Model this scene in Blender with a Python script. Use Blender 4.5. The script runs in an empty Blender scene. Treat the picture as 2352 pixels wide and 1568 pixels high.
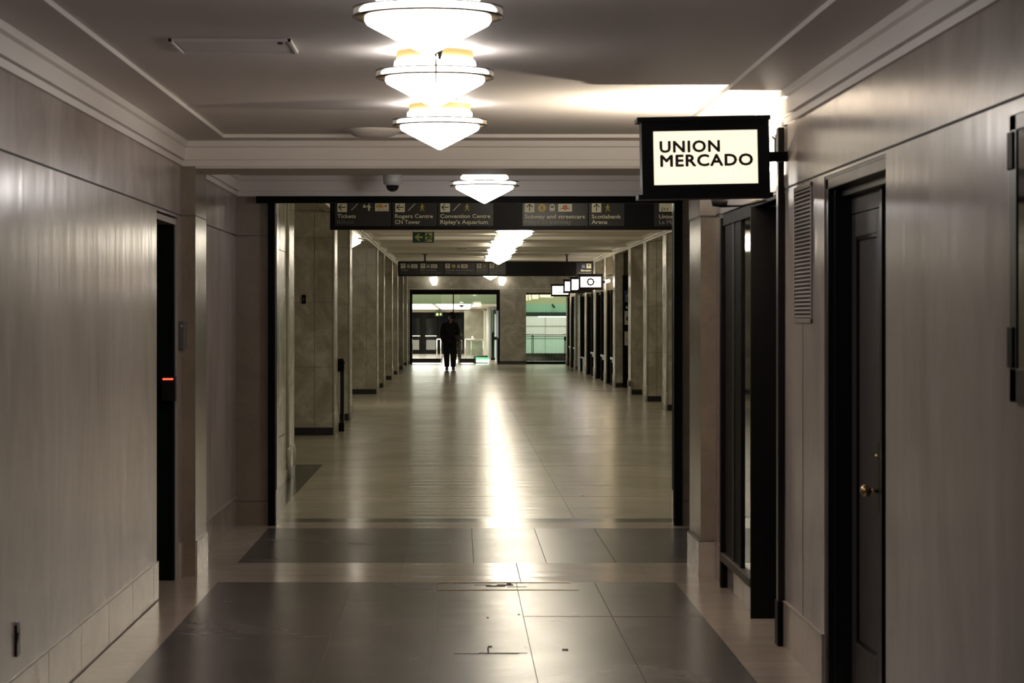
import bpy, bmesh, math, random
from math import pi, sin, cos, radians
from mathutils import Vector, Matrix
random.seed(7)
sc = bpy.context.scene
COL = sc.collection

# ------------------------------------------------------------------ camera
F = 5800.0            # focal length in pixels of the 2352 px wide frame
EYE = 1.65            # camera height
VX, VY = 1052.0, 727.0
cam = bpy.data.cameras.new('camera')
cam.sensor_width = 36.0
cam.lens = F / 2352.0 * 36.0
cam.shift_x = (1176.0 - VX) / 2352.0
cam.shift_y = -(784.0 - VY) / 2352.0
cam.clip_start = 0.1
cam.clip_end = 300
cam.dof.use_dof = True
cam.dof.focus_distance = 30.0
cam.dof.aperture_fstop = 9.5
camo = bpy.data.objects.new('camera', cam)
COL.objects.link(camo)
camo.location = (0, 0, EYE)
camo.rotation_euler = (pi / 2, 0, 0)
sc.camera = camo

# ------------------------------------------------------------------ world, exposure
w = bpy.data.worlds.new('world')
sc.world = w
w.use_nodes = True
w.node_tree.nodes['Background'].inputs[0].default_value = (1.0, 0.9, 0.82, 1)
w.node_tree.nodes['Background'].inputs[1].default_value = 0.035
sc.view_settings.view_transform = 'Standard'
sc.view_settings.look = 'None'
sc.view_settings.exposure = 0.46
sc.view_settings.gamma = 1.0
sc.view_settings.use_curve_mapping = False
sc.cycles.max_bounces = 8
sc.cycles.diffuse_bounces = 4
sc.cycles.glossy_bounces = 4
sc.cycles.transmission_bounces = 6
sc.cycles.transparent_max_bounces = 8
sc.cycles.sample_clamp_indirect = 6.0
sc.cycles.caustics_reflective = False
sc.cycles.caustics_refractive = False

# lamp emission levels, all in one place
E_BOWL = 15.0       # diamond lamps near the camera
E_HALL = 18.0       # diamond lamps of the long hall
E_SIGN = 9.0        # back-lit sign faces
E_LOBBY = 2.9      # ceiling panels of the glazed lobby

# ------------------------------------------------------------------ materials
def S2L(c):
    return tuple(((v / 255.0) / 12.92 if v / 255.0 <= .04045 else ((v / 255.0 + .055) / 1.055) ** 2.4) for v in c)

def new_mat(name):
    m = bpy.data.materials.new(name)
    m.use_nodes = True
    return m, m.node_tree, m.node_tree.nodes['Principled BSDF']

def plain(name, col, rough=.5, metal=0.0, spec=.5):
    m, nt, b = new_mat(name)
    b.inputs['Base Color'].default_value = (*col, 1)
    b.inputs['Roughness'].default_value = rough
    b.inputs['Metallic'].default_value = metal
    b.inputs['Specular IOR Level'].default_value = spec
    # faint wear so no surface is perfectly even
    n = nt.nodes.new('ShaderNodeTexNoise'); n.inputs['Scale'].default_value = 9
    tc = nt.nodes.new('ShaderNodeTexCoord'); nt.links.new(tc.outputs['Object'], n.inputs['Vector'])
    mr = nt.nodes.new('ShaderNodeMapRange')
    mr.inputs['To Min'].default_value = max(0.02, rough - .04); mr.inputs['To Max'].default_value = min(1, rough + .04)
    nt.links.new(n.outputs['Fac'], mr.inputs['Value']); nt.links.new(mr.outputs[0], b.inputs['Roughness'])
    return m

def emit(name, col, strength, base=(.8, .8, .8)):
    m, nt, b = new_mat(name)
    b.inputs['Base Color'].default_value = (*base, 1)
    b.inputs['Roughness'].default_value = .4
    b.inputs['Emission Color'].default_value = (*col, 1)
    b.inputs['Emission Strength'].default_value = strength
    return m

def marble(name, c1, c2, scale=1.6, rough=.16, vein=.35, stretch=(1, 1, 1), bump=.02, bscale=(1, 1, 1), bs=3.0, spec=.5, veincol=None):
    m, nt, b = new_mat(name)
    N, L = nt.nodes, nt.links
    geo = N.new('ShaderNodeNewGeometry')
    mp = N.new('ShaderNodeMapping'); mp.inputs['Scale'].default_value = stretch
    L.new(geo.outputs['Position'], mp.inputs['Vector'])
    n1 = N.new('ShaderNodeTexNoise'); n1.inputs['Scale'].default_value = scale; n1.inputs['Detail'].default_value = 7
    n1.inputs['Roughness'].default_value = .62; n1.inputs['Distortion'].default_value = .8
    L.new(mp.outputs[0], n1.inputs['Vector'])
    r = N.new('ShaderNodeValToRGB')
    r.color_ramp.elements[0].position = .36; r.color_ramp.elements[0].color = (*c1, 1)
    r.color_ramp.elements[1].position = .66; r.color_ramp.elements[1].color = (*c2, 1)
    L.new(n1.outputs['Fac'], r.inputs[0])
    n2 = N.new('ShaderNodeTexNoise'); n2.inputs['Scale'].default_value = scale * 1.3; n2.inputs['Detail'].default_value = 5
    n2.inputs['Distortion'].default_value = 2.2
    L.new(mp.outputs[0], n2.inputs['Vector'])
    r2 = N.new('ShaderNodeValToRGB')
    e = r2.color_ramp.elements
    e[0].position = .47; e[0].color = (0, 0, 0, 1)
    e[1].position = .5; e[1].color = (1, 1, 1, 1)
    x = e.new(.53); x.color = (0, 0, 0, 1)
    L.new(n2.outputs['Fac'], r2.inputs[0])
    mu = N.new('ShaderNodeMath'); mu.operation = 'MULTIPLY'; mu.inputs[1].default_value = vein
    L.new(r2.outputs[0], mu.inputs[0])
    mx = N.new('ShaderNodeMix'); mx.data_type = 'RGBA'
    vc = veincol or tuple(v * .55 for v in c1)
    mx.inputs['B'].default_value = (*vc, 1)
    L.new(mu.outputs[0], mx.inputs['Factor']); L.new(r.outputs[0], mx.inputs['A'])
    L.new(mx.outputs['Result'], b.inputs['Base Color'])
    b.inputs['Specular IOR Level'].default_value = spec
    # polish varies a little
    mr = N.new('ShaderNodeMapRange'); mr.inputs['To Min'].default_value = rough * .75; mr.inputs['To Max'].default_value = rough * 1.3
    L.new(n1.outputs['Fac'], mr.inputs['Value']); L.new(mr.outputs[0], b.inputs['Roughness'])
    mp2 = N.new('ShaderNodeMapping'); mp2.inputs['Scale'].default_value = bscale
    L.new(geo.outputs['Position'], mp2.inputs['Vector'])
    n3 = N.new('ShaderNodeTexNoise'); n3.inputs['Scale'].default_value = bs; n3.inputs['Detail'].default_value = 2
    L.new(mp2.outputs[0], n3.inputs['Vector'])
    bp = N.new('ShaderNodeBump'); bp.inputs['Strength'].default_value = 1.0; bp.inputs['Distance'].default_value = bump
    L.new(n3.outputs['Fac'], bp.inputs['Height']); L.new(bp.outputs[0], b.inputs['Normal'])
    return m

M = {}
M['wall_pink'] = marble('pinkish beige wall marble', (.40, .343, .325), (.52, .455, .438), 1.3, .20, .06, stretch=(1, 1, .45), bump=.0035, bscale=(1, 1.6, .3), bs=2.2)
M['wall_band'] = marble('brownish frieze marble', (.34, .285, .26), (.44, .38, .355), 1.6, .22, .10, stretch=(1, 1, .8), bump=.002, bscale=(1, 1.6, .4), bs=2.2)
M['wall_tan'] = marble('tan pilaster marble', (.22, .178, .138), (.28, .23, .18), 1.8, .22, .14, bump=.003, bs=3)
M['hall_marble'] = marble('grey green hall marble', (.38, .355, .28), (.66, .63, .53), 1.8, .26, .12, bump=.003, bscale=(1, 1, .5), bs=2.5, veincol=(.14, .12, .08))
M['hall_trim'] = marble('pale hall corner marble', (.60, .58, .50), (.68, .66, .57), 3.0, .16, .1, bump=.002)
M['lobby_marble'] = marble('lobby wall marble', (.17, .155, .12), (.26, .24, .19), 1.6, .25, .1)
M['base_marble'] = marble('plinth marble', (.42, .36, .32), (.49, .42, .38), 2.0, .14, .1, bump=.003, bs=4)
M['floor_dark'] = marble('dark grey floor marble', (.076, .069, .067), (.096, .088, .085), 1.0, .25, .0, bump=.0025, bscale=(.5, 3.0, 1), bs=1.5, spec=.5)
M['floor_light'] = marble('cream border floor marble', (.42, .355, .295), (.48, .41, .345), 1.2, .18, .06, bump=.004, bscale=(.5, 3.0, 1), bs=1.5)
M['floor_hall'] = marble('beige hall floor marble', (.44, .405, .31), (.50, .465, .37), .8, .22, .05, bump=.009, bscale=(.22, 4.0, 1), bs=1.0, spec=.5)
M['floor_edge'] = marble('green black floor inlay', (.030, .032, .026), (.050, .052, .042), 1.5, .18, .1, bump=.003, bs=2)
M['joint'] = plain('dark joint', (.035, .026, .022), .7)
M['joint_soft'] = plain('grey joint', (.10, .085, .07), .6)
M['joint_faint'] = plain('faint marble joint', (.19, .17, .125), .6)
M['joint_light'] = plain('pale joint', (.36, .31, .26), .5)
M['brass_strip'] = plain('brass floor strip', (.42, .28, .12), .35, 1)
M['plaster'] = plain('warm white ceiling paint', (.71, .665, .645), .55, spec=.35)
M['plaster_trim'] = plain('cream cornice paint', (.82, .78, .75), .42, spec=.4)
M['hall_ceil'] = plain('hall ceiling paint', (.78, .74, .65), .55)
M['hall_cornice'] = plain('hall cornice paint', (.80, .77, .68), .45)
M['black'] = plain('black painted steel', (.003, .003, .0035), .5, spec=.08)
M['black_gloss'] = plain('black satin metal', (.006, .006, .007), .3, spec=.3)
M['black_stone'] = plain('black stone base', (.010, .0095, .009), .30)
M['bronze'] = plain('dark bronze door', (.012, .010, .009), .4, spec=.3)
M['bronze_grey'] = plain('dark grey door panel', (.060, .052, .050), .45, spec=.3)  # even dark grey of the panelled door and the window ledge
M['sign_dark'] = plain('black sign housing', (.006, .006, .007), .45, spec=.15)
M['sign_panel'] = plain('charcoal sign panel', (.040, .038, .045), .33, spec=.3)
M['cream_ink'] = plain('cream lettering', (.80, .78, .62), .5)
M['grey_ink'] = plain('grey lettering', (.30, .29, .28), .5)
M['dim_ink'] = plain('dim grey lettering', (.15, .15, .15), .5)
M['yellow_ink'] = plain('yellow pictogram', (.60, .52, .03), .5)
M['gold_ink'] = plain('gold disc', (.72, .50, .10), .5)
M['orange_ink'] = plain('orange lettering', (.80, .42, .08), .5)
M['red_ink'] = plain('red mark', (.62, .07, .05), .5)
M['blue_ink'] = plain('blue panel', (.03, .06, .25), .5)
M['blue_board'] = plain('blue board field', (.015, .07, .22), .5)
M['ink_black'] = plain('black ink', (.01, .01, .01), .5)
M['white_board'] = plain('white board field', (.55, .54, .50), .5)
M['exit_green'] = plain('exit green', (.004, .045, .028), .4)
M['exit_glow'] = plain('luminous yellow green', (.46, .52, .16), .5)
M['chrome'] = plain('brushed steel', (.60, .60, .58), .22, 1)
M['brass'] = plain('polished brass', (.55, .42, .22), .25, 1)
M['dark_metal'] = plain('dark lamp metal', (.05, .035, .03), .3, 1)
M['white_plastic'] = plain('white plastic', (.55, .55, .56), .4)
M['grey_plastic'] = plain('grey plastic', (.09, .09, .10), .4)
M['dome_black'] = plain('smoked dome', (.006, .006, .006), .06)
M['grille'] = plain('painted grille', (.30, .27, .245), .45)
M['grille_dark'] = plain('dark grille gap', (.030, .026, .024), .7)
M['cloth_black'] = plain('black jacket cloth', (.006, .006, .006), .85)
M['cloth_navy'] = plain('dark navy trouser cloth', (.007, .008, .014), .85)
M['cloth_khaki'] = plain('khaki trouser cloth', (.055, .045, .03), .85)
M['cloth_char'] = plain('charcoal jacket cloth', (.012, .013, .014), .85)
M['skin'] = plain('skin', (.42, .22, .15), .55)
M['hair'] = plain('black hair', (.006, .005, .005), .6)
M['mask'] = plain('pale blue face mask', (.40, .47, .72), .6)
M['shoe'] = plain('black shoe leather', (.008, .008, .008), .35)
M['mint'] = plain('mint wall', (.40, .74, .55), .45)
M['lime'] = plain('pale yellow green wall', (.62, .68, .42), .5)
M['sage'] = plain('sage bulkhead', (.42, .50, .33), .5)
M['white_panel'] = plain('white wall panel', (.72, .76, .73), .3)
M['aqua_panel'] = plain('aqua white wall panel', (.60, .78, .72), .3)
M['cream_paint'] = plain('cream paint', (.66, .62, .52), .5)
M['dark_green'] = plain('dark green beam', (.014, .04, .03), .4)
M['screen_blue'] = plain('bluish metal', (.30, .34, .42), .35)

def glass_mat(name, tint, alpha_mix, rough=.02):
    m = bpy.data.materials.new(name); m.use_nodes = True
    nt = m.node_tree; nt.nodes.clear(); N, L = nt.nodes, nt.links
    out = N.new('ShaderNodeOutputMaterial'); mix = N.new('ShaderNodeMixShader')
    tr = N.new('ShaderNodeBsdfTransparent'); tr.inputs[0].default_value = (*tint, 1)
    gl = N.new('ShaderNodeBsdfGlossy'); gl.inputs['Roughness'].default_value = rough; gl.inputs['Color'].default_value = (1, 1, 1, 1)
    fr = N.new('ShaderNodeFresnel'); fr.inputs['IOR'].default_value = 1.5
    ma = N.new('ShaderNodeMath'); ma.operation = 'MAXIMUM'; ma.inputs[1].default_value = alpha_mix
    L.new(fr.outputs[0], ma.inputs[0]); L.new(ma.outputs[0], mix.inputs[0])
    L.new(tr.outputs[0], mix.inputs[1]); L.new(gl.outputs[0], mix.inputs[2]); L.new(mix.outputs[0], out.inputs[0])
    return m
M['glass'] = glass_mat('clear glass', (.93, .97, .94), .04)
M['glass_green'] = glass_mat('green tinted glass', (.84, .93, .86), .06)
M['glass_dark'] = plain('dark shop glass', (.006, .007, .009), .04, spec=.8)

M['bowl'] = emit('lit opal glass', (1.0, .95, .915), E_BOWL)
M['bowl_up'] = emit('lit upper opal glass', (1.0, .94, .89), E_BOWL * .8)
M['barrel'] = emit('amber lamp collar', (1.0, .74, .26), .40, base=(.30, .22, .09))
M['bowl_hall'] = emit('lit opal glass of the hall', (1.0, .90, .72), E_HALL)
M['sconce'] = emit('lit sconce glass', (1.0, .93, .80), 2.6)
M['sign_face'] = emit('back-lit sign face', (1.0, .86, .64), .80)
M['sign_back'] = emit('back-lit sign face, rear', (1.0, .86, .62), 9.0)
M['sign_face_far'] = emit('back-lit white sign face', (1.0, .92, .88), 3.0)
M['spot'] = emit('lit spot lamp', (1.0, .90, .74), 40)
M['spot_warm'] = emit('warm lit lamp', (1.0, .80, .50), 90)
M['faint_yellow'] = emit('pale yellow lettering', (1.0, .66, .25), .75)
M['pink_print'] = emit('pale red print', (1.0, .30, .20), .62)
M['lobby_light'] = emit('lit ceiling panel', (1.0, .97, .88), E_LOBBY)
M['green_light'] = emit('green lit panel', (.03, 1.0, .32), .7)
M['white_light'] = emit('white lit panel', (.85, 1.0, .93), 2.5)
M['red_led'] = emit('red light bar', (1.0, .05, .015), 1.6)
M['green_led'] = emit('green status light', (.05, 1.0, .1), 2.0)
M['exit_lit'] = emit('lit exit pictogram', (.55, .9, .15), .7)

# opal band of the lamp flange: glows where seen square on, brass lip where it turns edge on
m, nt, b = new_mat('opal band with brass lip')
b.inputs['Base Color'].default_value = (.50, .38, .20, 1); b.inputs['Metallic'].default_value = .6; b.inputs['Roughness'].default_value = .3
lw = nt.nodes.new('ShaderNodeLayerWeight'); lw.inputs['Blend'].default_value = .5
rr = nt.nodes.new('ShaderNodeValToRGB'); rr.color_ramp.elements[0].position = .45; rr.color_ramp.elements[0].color = (1, 1, 1, 1); rr.color_ramp.elements[1].position = .62; rr.color_ramp.elements[1].color = (.02, .015, .006, 1)
nt.links.new(lw.outputs['Facing'], rr.inputs[0]); mm = nt.nodes.new('ShaderNodeMath'); mm.operation = 'MULTIPLY'; mm.inputs[1].default_value = 8.0
nt.links.new(rr.outputs[0], mm.inputs[0]); nt.links.new(mm.outputs[0], b.inputs['Emission Strength']); b.inputs['Emission Color'].default_value = (1, .92, .82, 1)
M['band'] = m

# ------------------------------------------------------------------ mesh builder
class MB:
    def __init__(s):
        s.v = []; s.f = []; s.mi = []; s.sm = []; s.mats = []
    def m(s, mat):
        mat = M[mat] if isinstance(mat, str) else mat
        if mat not in s.mats: s.mats.append(mat)
        return s.mats.index(mat)
    def add(s, vs, fs, mat, smooth=False):
        o = len(s.v); k = s.m(mat)
        s.v += [tuple(v) for v in vs]
        for f in fs:
            s.f.append([i + o for i in f]); s.mi.append(k); s.sm.append(smooth)
        return s
    def box(s, x0, x1, y0, y1, z0, z1, mat):
        x0, x1 = min(x0, x1), max(x0, x1); y0, y1 = min(y0, y1), max(y0, y1); z0, z1 = min(z0, z1), max(z0, z1)
        vs = [(x, y, z) for z in (z0, z1) for y in (y0, y1) for x in (x0, x1)]
        fs = [(0, 2, 3, 1), (4, 5, 7, 6), (0, 1, 5, 4), (2, 6, 7, 3), (0, 4, 6, 2), (1, 3, 7, 5)]
        return s.add(vs, fs, mat)
    def bbox(s, x0, x1, y0, y1, z0, z1, mat, b=.004):
        """box with chamfered edges"""
        bm = bmesh.new()
        r = bmesh.ops.create_cube(bm, size=1)
        for v in bm.verts:
            v.co = Vector(((x0 + x1) / 2 + v.co.x * (x1 - x0), (y0 + y1) / 2 + v.co.y * (y1 - y0), (z0 + z1) / 2 + v.co.z * (z1 - z0)))
        bmesh.ops.bevel(bm, geom=bm.edges[:], offset=b, segments=2, affect='EDGES', profile=.7)
        bm.verts.index_update()
        s.add([v.co[:] for v in bm.verts], [[v.index for v in f.verts] for f in bm.faces], mat)
        bm.free(); return s
    def quad(s, pts, mat):
        return s.add(pts, [tuple(range(len(pts)))], mat)
    def lathe(s, prof, cx, cy, mat, n=40, smooth=True, zoff=0):
        vs = []; fs = []
        for (r, z) in prof:
            for i in range(n):
                a = 2 * pi * i / n
                vs.append((cx + r * cos(a), cy + r * sin(a), z + zoff))
        for j in range(len(prof) - 1):
            for i in range(n):
                k = (i + 1) % n
                fs.append((j * n + i, j * n + k, (j + 1) * n + k, (j + 1) * n + i))
        return s.add(vs, fs, mat, smooth)
    def tube(s, pts, r, mat, n=10, closed_ends=True):
        pts = [Vector(p) for p in pts]; vs = []; fs = []
        for i, p in enumerate(pts):
            d = (pts[min(i + 1, len(pts) - 1)] - pts[max(i - 1, 0)]).normalized()
            up = Vector((0, 0, 1)) if abs(d.z) < .9 else Vector((1, 0, 0))
            a = d.cross(up).normalized(); b = d.cross(a).normalized()
            rr = r[i] if isinstance(r, (list, tuple)) else r
            for k in range(n):
                t = 2 * pi * k / n
                vs.append(p + a * cos(t) * rr + b * sin(t) * rr)
        for i in range(len(pts) - 1):
            for k in range(n):
                q = (k + 1) % n
                fs.append((i * n + k, i * n + q, (i + 1) * n + q, (i + 1) * n + k))
        if closed_ends:
            fs.append(tuple(range(n))[::-1]); fs.append(tuple((len(pts) - 1) * n + k for k in range(n)))
        return s.add(vs, fs, mat, True)
    def prism(s, poly, y0, y1, mat):
        """polygon in x,z extruded along y"""
        n = len(poly)
        vs = [(x, y0, z) for x, z in poly] + [(x, y1, z) for x, z in poly]
        fs = [tuple(range(n)), tuple(range(2 * n - 1, n - 1, -1))] + [(i, i + n, (i + 1) % n + n, (i + 1) % n) for i in range(n)]
        return s.add(vs, fs, mat)
    def disc(s, cx, cz, r, y0, y1, mat, n=24):
        return s.prism([(cx + r * cos(2 * pi * i / n), cz + r * sin(2 * pi * i / n)) for i in range(n)], y0, y1, mat)
    def build(s, name, parent=None, **props):
        off = Vector((0, 0, 0))
        p = parent
        while p is not None:
            off += p.location; p = p.parent
        me = bpy.data.meshes.new(name)
        me.from_pydata([tuple(Vector(v) - off) for v in s.v], [], s.f)
        for m_ in s.mats: me.materials.append(m_)
        me.polygons.foreach_set('material_index', s.mi)
        me.polygons.foreach_set('use_smooth', s.sm)
        me.update()
        bm = bmesh.new(); bm.from_mesh(me); bmesh.ops.recalc_face_normals(bm, faces=bm.faces[:]); bm.to_mesh(me); bm.free()
        o = bpy.data.objects.new(name, me)
        COL.objects.link(o)
        if parent is not None: o.parent = parent
        for k, v in props.items(): o[k] = v
        return o

def struct(mb, name): return mb.build(name, None, kind='structure')
def thing(name, label, cat, loc, group=None):
    o = bpy.data.objects.new(name, None); COL.objects.link(o)
    o.location = loc; o.empty_display_size = .1
    o['label'] = label; o['category'] = cat
    if group: o['group'] = group
    bpy.context.view_layer.update()
    return o
CHILD = {}
def copy_tree(o, parent=None):
    c = o.copy(); COL.objects.link(c)
    if parent is not None: c.parent = parent
    for ch in [x for x in ALL_CHILD(o)]:
        copy_tree(ch, c)
    return c
def ALL_CHILD(o): return [x for x in bpy.data.objects if x.parent == o]

def X(px, z): return (px - VX) * z / F            # pixel column at distance z -> x
def Z(py, z): return EYE + (VY - py) * z / F      # pixel row at distance z -> height

# text -> mesh data in (u, v) units, width normalised
_TXT = {}
def text_geo(s, bold=.0, spacing=1.0):
    key = (s, bold, spacing)
    if key in _TXT: return _TXT[key]
    cu = bpy.data.curves.new('t', 'FONT'); cu.body = s; cu.size = 1.0; cu.offset = bold; cu.space_character = spacing
    cu.resolution_u = 3
    o = bpy.data.objects.new('t', cu); COL.objects.link(o)
    dg = bpy.context.evaluated_depsgraph_get()
    me = bpy.data.meshes.new_from_object(o.evaluated_get(dg))
    vs = [v.co.copy() for v in me.vertices]; fs = [tuple(p.vertices) for p in me.polygons]
    bpy.data.objects.remove(o); bpy.data.curves.remove(cu); bpy.data.meshes.remove(me)
    x0 = min(v.x for v in vs); x1 = max(v.x for v in vs)
    _TXT[key] = (vs, fs, x0, x1)
    return _TXT[key]
def text(mb, s, x0, x1, zbase, cap, y, mat, bold=.012, spacing=1.0, fat=None):
    if fat is None: fat, bold = bold * 1.3, 0.0
    """lettering facing the camera: from x0 to x1, baseline zbase, capital height cap, front at y"""
    vs, fs, a, b = text_geo(s, bold, spacing)
    sx = (x1 - x0) / (b - a); sz = cap / .729
    e = fat * cap
    for k, (ex, ez) in enumerate([(0, 0)] if not fat else [(0, 0), (e, 0), (-e, 0), (0, e), (0, -e), (e * .7, e * .7), (-e * .7, e * .7), (e * .7, -e * .7), (-e * .7, -e * .7)]):
        mb.add([(x0 + (v.x - a) * sx + ex, y - .0055 - k * .00015, zbase + v.y * sz + ez) for v in vs], fs, mat)

exec_parts = []
# ================================================================== STRUCTURE
XL, XR, XR2 = -1.76, 1.64, 2.15     # vestibule side walls
ZC = 2.765                          # vestibule ceiling
ZJ = 2.292                          # frieze joint
Y1, Y2, Y3 = 16.06, 16.75, 20.0     # beam front, beam back, portal
XH0, XH1, ZH = -1.72, 3.66, 3.21    # hall faces, hall ceiling
YE = 88.0

# ---- floor
mb = MB()
def fl(x0, x1, y0, y1, mat): mb.quad([(x0, y0, 0), (x1, y0, 0), (x1, y1, 0), (x0, y1, 0)], mat)
fl(-2.2, -1.495, -1, 15.7, 'floor_light'); fl(-1.495, 1.35, -1, 15.7, 'floor_dark'); fl(1.35, 3.0, -1, 15.7, 'floor_light')
fl(-2.2, 3.0, 15.7, 16.93, 'floor_light')
fl(-2.2, -1.48, 16.93, 19.7, 'floor_light'); fl(-1.48, 1.88, 16.93, 19.7, 'floor_dark'); fl(1.88, 3.0, 16.93, 19.7, 'floor_light')
fl(-2.2, 3.0, 19.7, 20.28, 'floor_light')
fl(-7, 5.2, 20.28, 20.65, 'floor_edge')
fl(-7, -1.51, 20.65, 28.2, 'floor_edge'); fl(-1.51, 5.2, 20.65, 28.2, 'floor_hall')
fl(-7, 5.2, 28.2, 88.35, 'floor_hall')
def jt(x0, x1, y0, y1, mat='joint', h=.0012): mb.box(x0, x1, y0, y1, -.001, h, mat)
for x, y0, y1 in ((-.65, 5, 15.7), (-.127, 5, 15.7), (.360, 5, 15.7), (.848, 5, 15.7)):
    jt(x - .0016, x + .0016, y0, y1, 'joint' if x > 0 else 'joint_soft')
for x in (-1.0, -.37, .105, .593, 1.06): jt(x - .002, x + .002, 16.93, 19.7, 'joint' if x > 0 else 'joint_soft')
for x in (-.37, .39, 1.2): jt(x - .003, x + .003, 15.72, 16.93, 'joint_soft')
jt(-.02, .30, 12.36, 12.375, 'joint_soft'); jt(.10, .34, 12.385, 12.395); jt(.145, .153, 12.4, 12.6); jt(.15, .17, 12.6, 12.66)
jt(.36, 1.35, 13.9, 13.91, 'joint_soft')
jt(-.12, .73, 15.24, 15.262, 'brass_strip', .003); jt(-.12, .70, 15.66, 15.69, 'brass_strip', .003)
# chipped patch between the brass strips
for (a, b, c, d) in ((.17, .29, 15.44, 15.50), (.24, .34, 15.50, 15.56), (.30, .33, 15.55, 15.64), (.1, .2, 15.53, 15.54), (.3, .42, 15.42, 15.43)):
    jt(a, b, c, d, 'joint', .0015)
for (px, py, ww) in ((1298, 1492, .03), (1338, 1139, .03), (1120, 1418, .012), (1192, 1411, .012)):
    zz = EYE * F / (py - VY); x = X(px, zz); mb.prism([(0, 0), (0, 0), (0, 0)], 0, 0, 'joint') if False else jt(x - ww / 2, x + ww / 2, zz - ww, zz + ww, 'joint', .002)
jt(.95 - .002, .95 + .002, 20.7, 88, 'joint_soft')
for k in range(14): jt(-1.5, 3.6, 23.2 + 4.7 * k, 23.208 + 4.7 * k, 'joint_soft', .0006)
struct(mb, 'floor')

# ---- marble wall segments with their joints
def wallbox(mb, x0, x1, y0, y1, z0, z1, mat, side=None, joints=(), vj=(), jm='joint'):
    mb.box(x0, x1, y0, y1, z0, z1, mat)
    e = .0025
    for z in joints:
        if z0 < z < z1:
            if side == 'R': mb.box(x1, x1 + e, y0, y1, z - .005, z + .005, jm)      # visible face at x1
            if side == 'L': mb.box(x0 - e, x0, y0, y1, z - .005, z + .005, jm)
            if side == 'F': mb.box(x0, x1, y0 - e, y0, z - .005, z + .005, jm)
            if side == 'RF': mb.box(x0, x1 + e, y0 - e, y1, z - .005, z + .005, jm)
            if side == 'LF': mb.box(x0 - e, x1, y0 - e, y1, z - .005, z + .005, jm)
    for q in vj:
        if side in ('R',): mb.box(x1, x1 + e, q - .003, q + .003, z0, z1, jm)
        if side in ('L',): mb.box(x0 - e, x0, q - .003, q + .003, z0, z1, jm)
        if side == 'F': mb.box(q - .003, q + .003, y0 - e, y0, z0, z1, jm)
def leaf_wall(mb, side, xa, xb, y0, y1, ztop, zlow=0.0):
    """wall in two courses: slab below the joint, frieze above it"""
    if zlow < ZJ: wallbox(mb, xa, xb, y0, y1, zlow, ZJ, 'wall_pink', side)
    mb.box(xa, xb, y0, y1, max(ZJ, zlow), ztop, 'wall_band')
    e = .0025
    if side == 'R': mb.box(xb, xb + e, y0, y1, ZJ - .004, ZJ + .005, 'joint')
    else: mb.box(xa - e, xa, y0, y1, ZJ - .004, ZJ + .005, 'joint')

# left wall of the vestibule
mb = MB()
leaf_wall(mb, 'R', -2.4, XL, -1, 14.75, 3.0)
leaf_wall(mb, 'R', -2.4, XL, 14.75, 15.87, 3.0, ZJ - .02)
mb.box(-2.4, -1.99, 14.75, 15.87, 0, ZJ, 'black')
leaf_wall(mb, 'R', -2.4, XL, 15.87, Y1, 3.0)
mb.box(-2.4, -1.67, Y1, Y2, 0, 2.75, 'wall_tan')
mb.box(-2.4, -1.668, Y1 - .0015, Y2 + .002, ZJ - .003, ZJ + .003, 'joint_soft')
leaf_wall(mb, 'R', -2.4, XL, Y2, Y3 + .3, 3.0)
struct(mb, 'wall_left')
mb = MB()
for (y0, y1) in ((-1, 14.75), (15.95, Y1)):
    mb.box(XL, XL + .012, y0, y1, 0, .225, 'base_marble')
    mb.box(XL, XL + .0125, y0, y1, .2215, .2242, 'joint_soft')
    mb.box(XL + .012, XL + .019, y0, y1, 0, .0015, 'joint_soft')
    y = 8.0
    while y < y1:
        if y > y0: mb.box(XL, XL + .0125, y - .0015, y + .0015, 0, .225, 'joint_soft')
        y += .93
mb.box(XL, XL + .012, Y2, Y3 - .05, 0, .225, 'base_marble'); mb.box(XL, XL + .0135, Y2, Y3 - .05, .223, .2275, 'joint_light')
mb.box(-1.67, -1.658, Y1, Y2, 0, .225, 'base_marble'); mb.box(-1.67, -1.6575, Y1, Y2, .2215, .2245, 'joint_soft')
struct(mb, 'baseboard_left')

# right wall of the vestibule
mb = MB()
leaf_wall(mb, 'L', XR, 2.5, -1, 9.68, 3.0)
leaf_wall(mb, 'L', XR, 2.5, 9.68, 11.31, 3.0, 2.275)
mb.box(1.80, 2.5, 9.68, 11.31, 0, 2.275, 'black')
mb.box(1.745, 1.80, 9.68, 10.38, 0, 2.275, 'black')
leaf_wall(mb, 'L', XR, 2.5, 11.31, 12.7, 3.0)
leaf_wall(mb, 'L', XR, 2.5, 12.7, 15.45, 3.0, 2.25)
leaf_wall(mb, 'L', XR, 2.5, 15.45, Y1, 3.0)
mb.box(1.54, 2.6, Y1 - .03, Y2 + .04, 0, 2.6, 'wall_tan')
mb.box(1.538, 2.6, Y1 - .032, Y2 + .042, ZJ - .012, ZJ - .002, 'joint_soft')
mb.box(1.535, 2.6, Y1 - .035, Y2 + .045, ZJ, 2.6, 'wall_band')
leaf_wall(mb, 'L', XR2, 2.6, Y2, Y3 + .3, 3.0)
mb.box(XR - .002, XR, 12.0, 12.004, .22, ZJ, 'joint_soft')
mb.box(2.1, 2.5, 12.7, 15.45, 0, 2.25, 'black')           # dark shop interior back
struct(mb, 'wall_right')
mb = MB()
for (y0, y1) in ((-1, 9.68), (11.31, 12.66), (15.47, 16.02)):
    mb.box(XR - .012, XR, y0, y1, 0, .225, 'base_marble'); mb.box(XR - .0135, XR, y0, y1, .222, .2275, 'joint_light')
mb.box(1.525, 1.64, Y1 - .045, Y2 + .055, 0, .225, 'base_marble')
mb.box(1.524, 1.64, Y1 - .046, Y2 + .056, .222, .2275, 'joint_soft')
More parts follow.
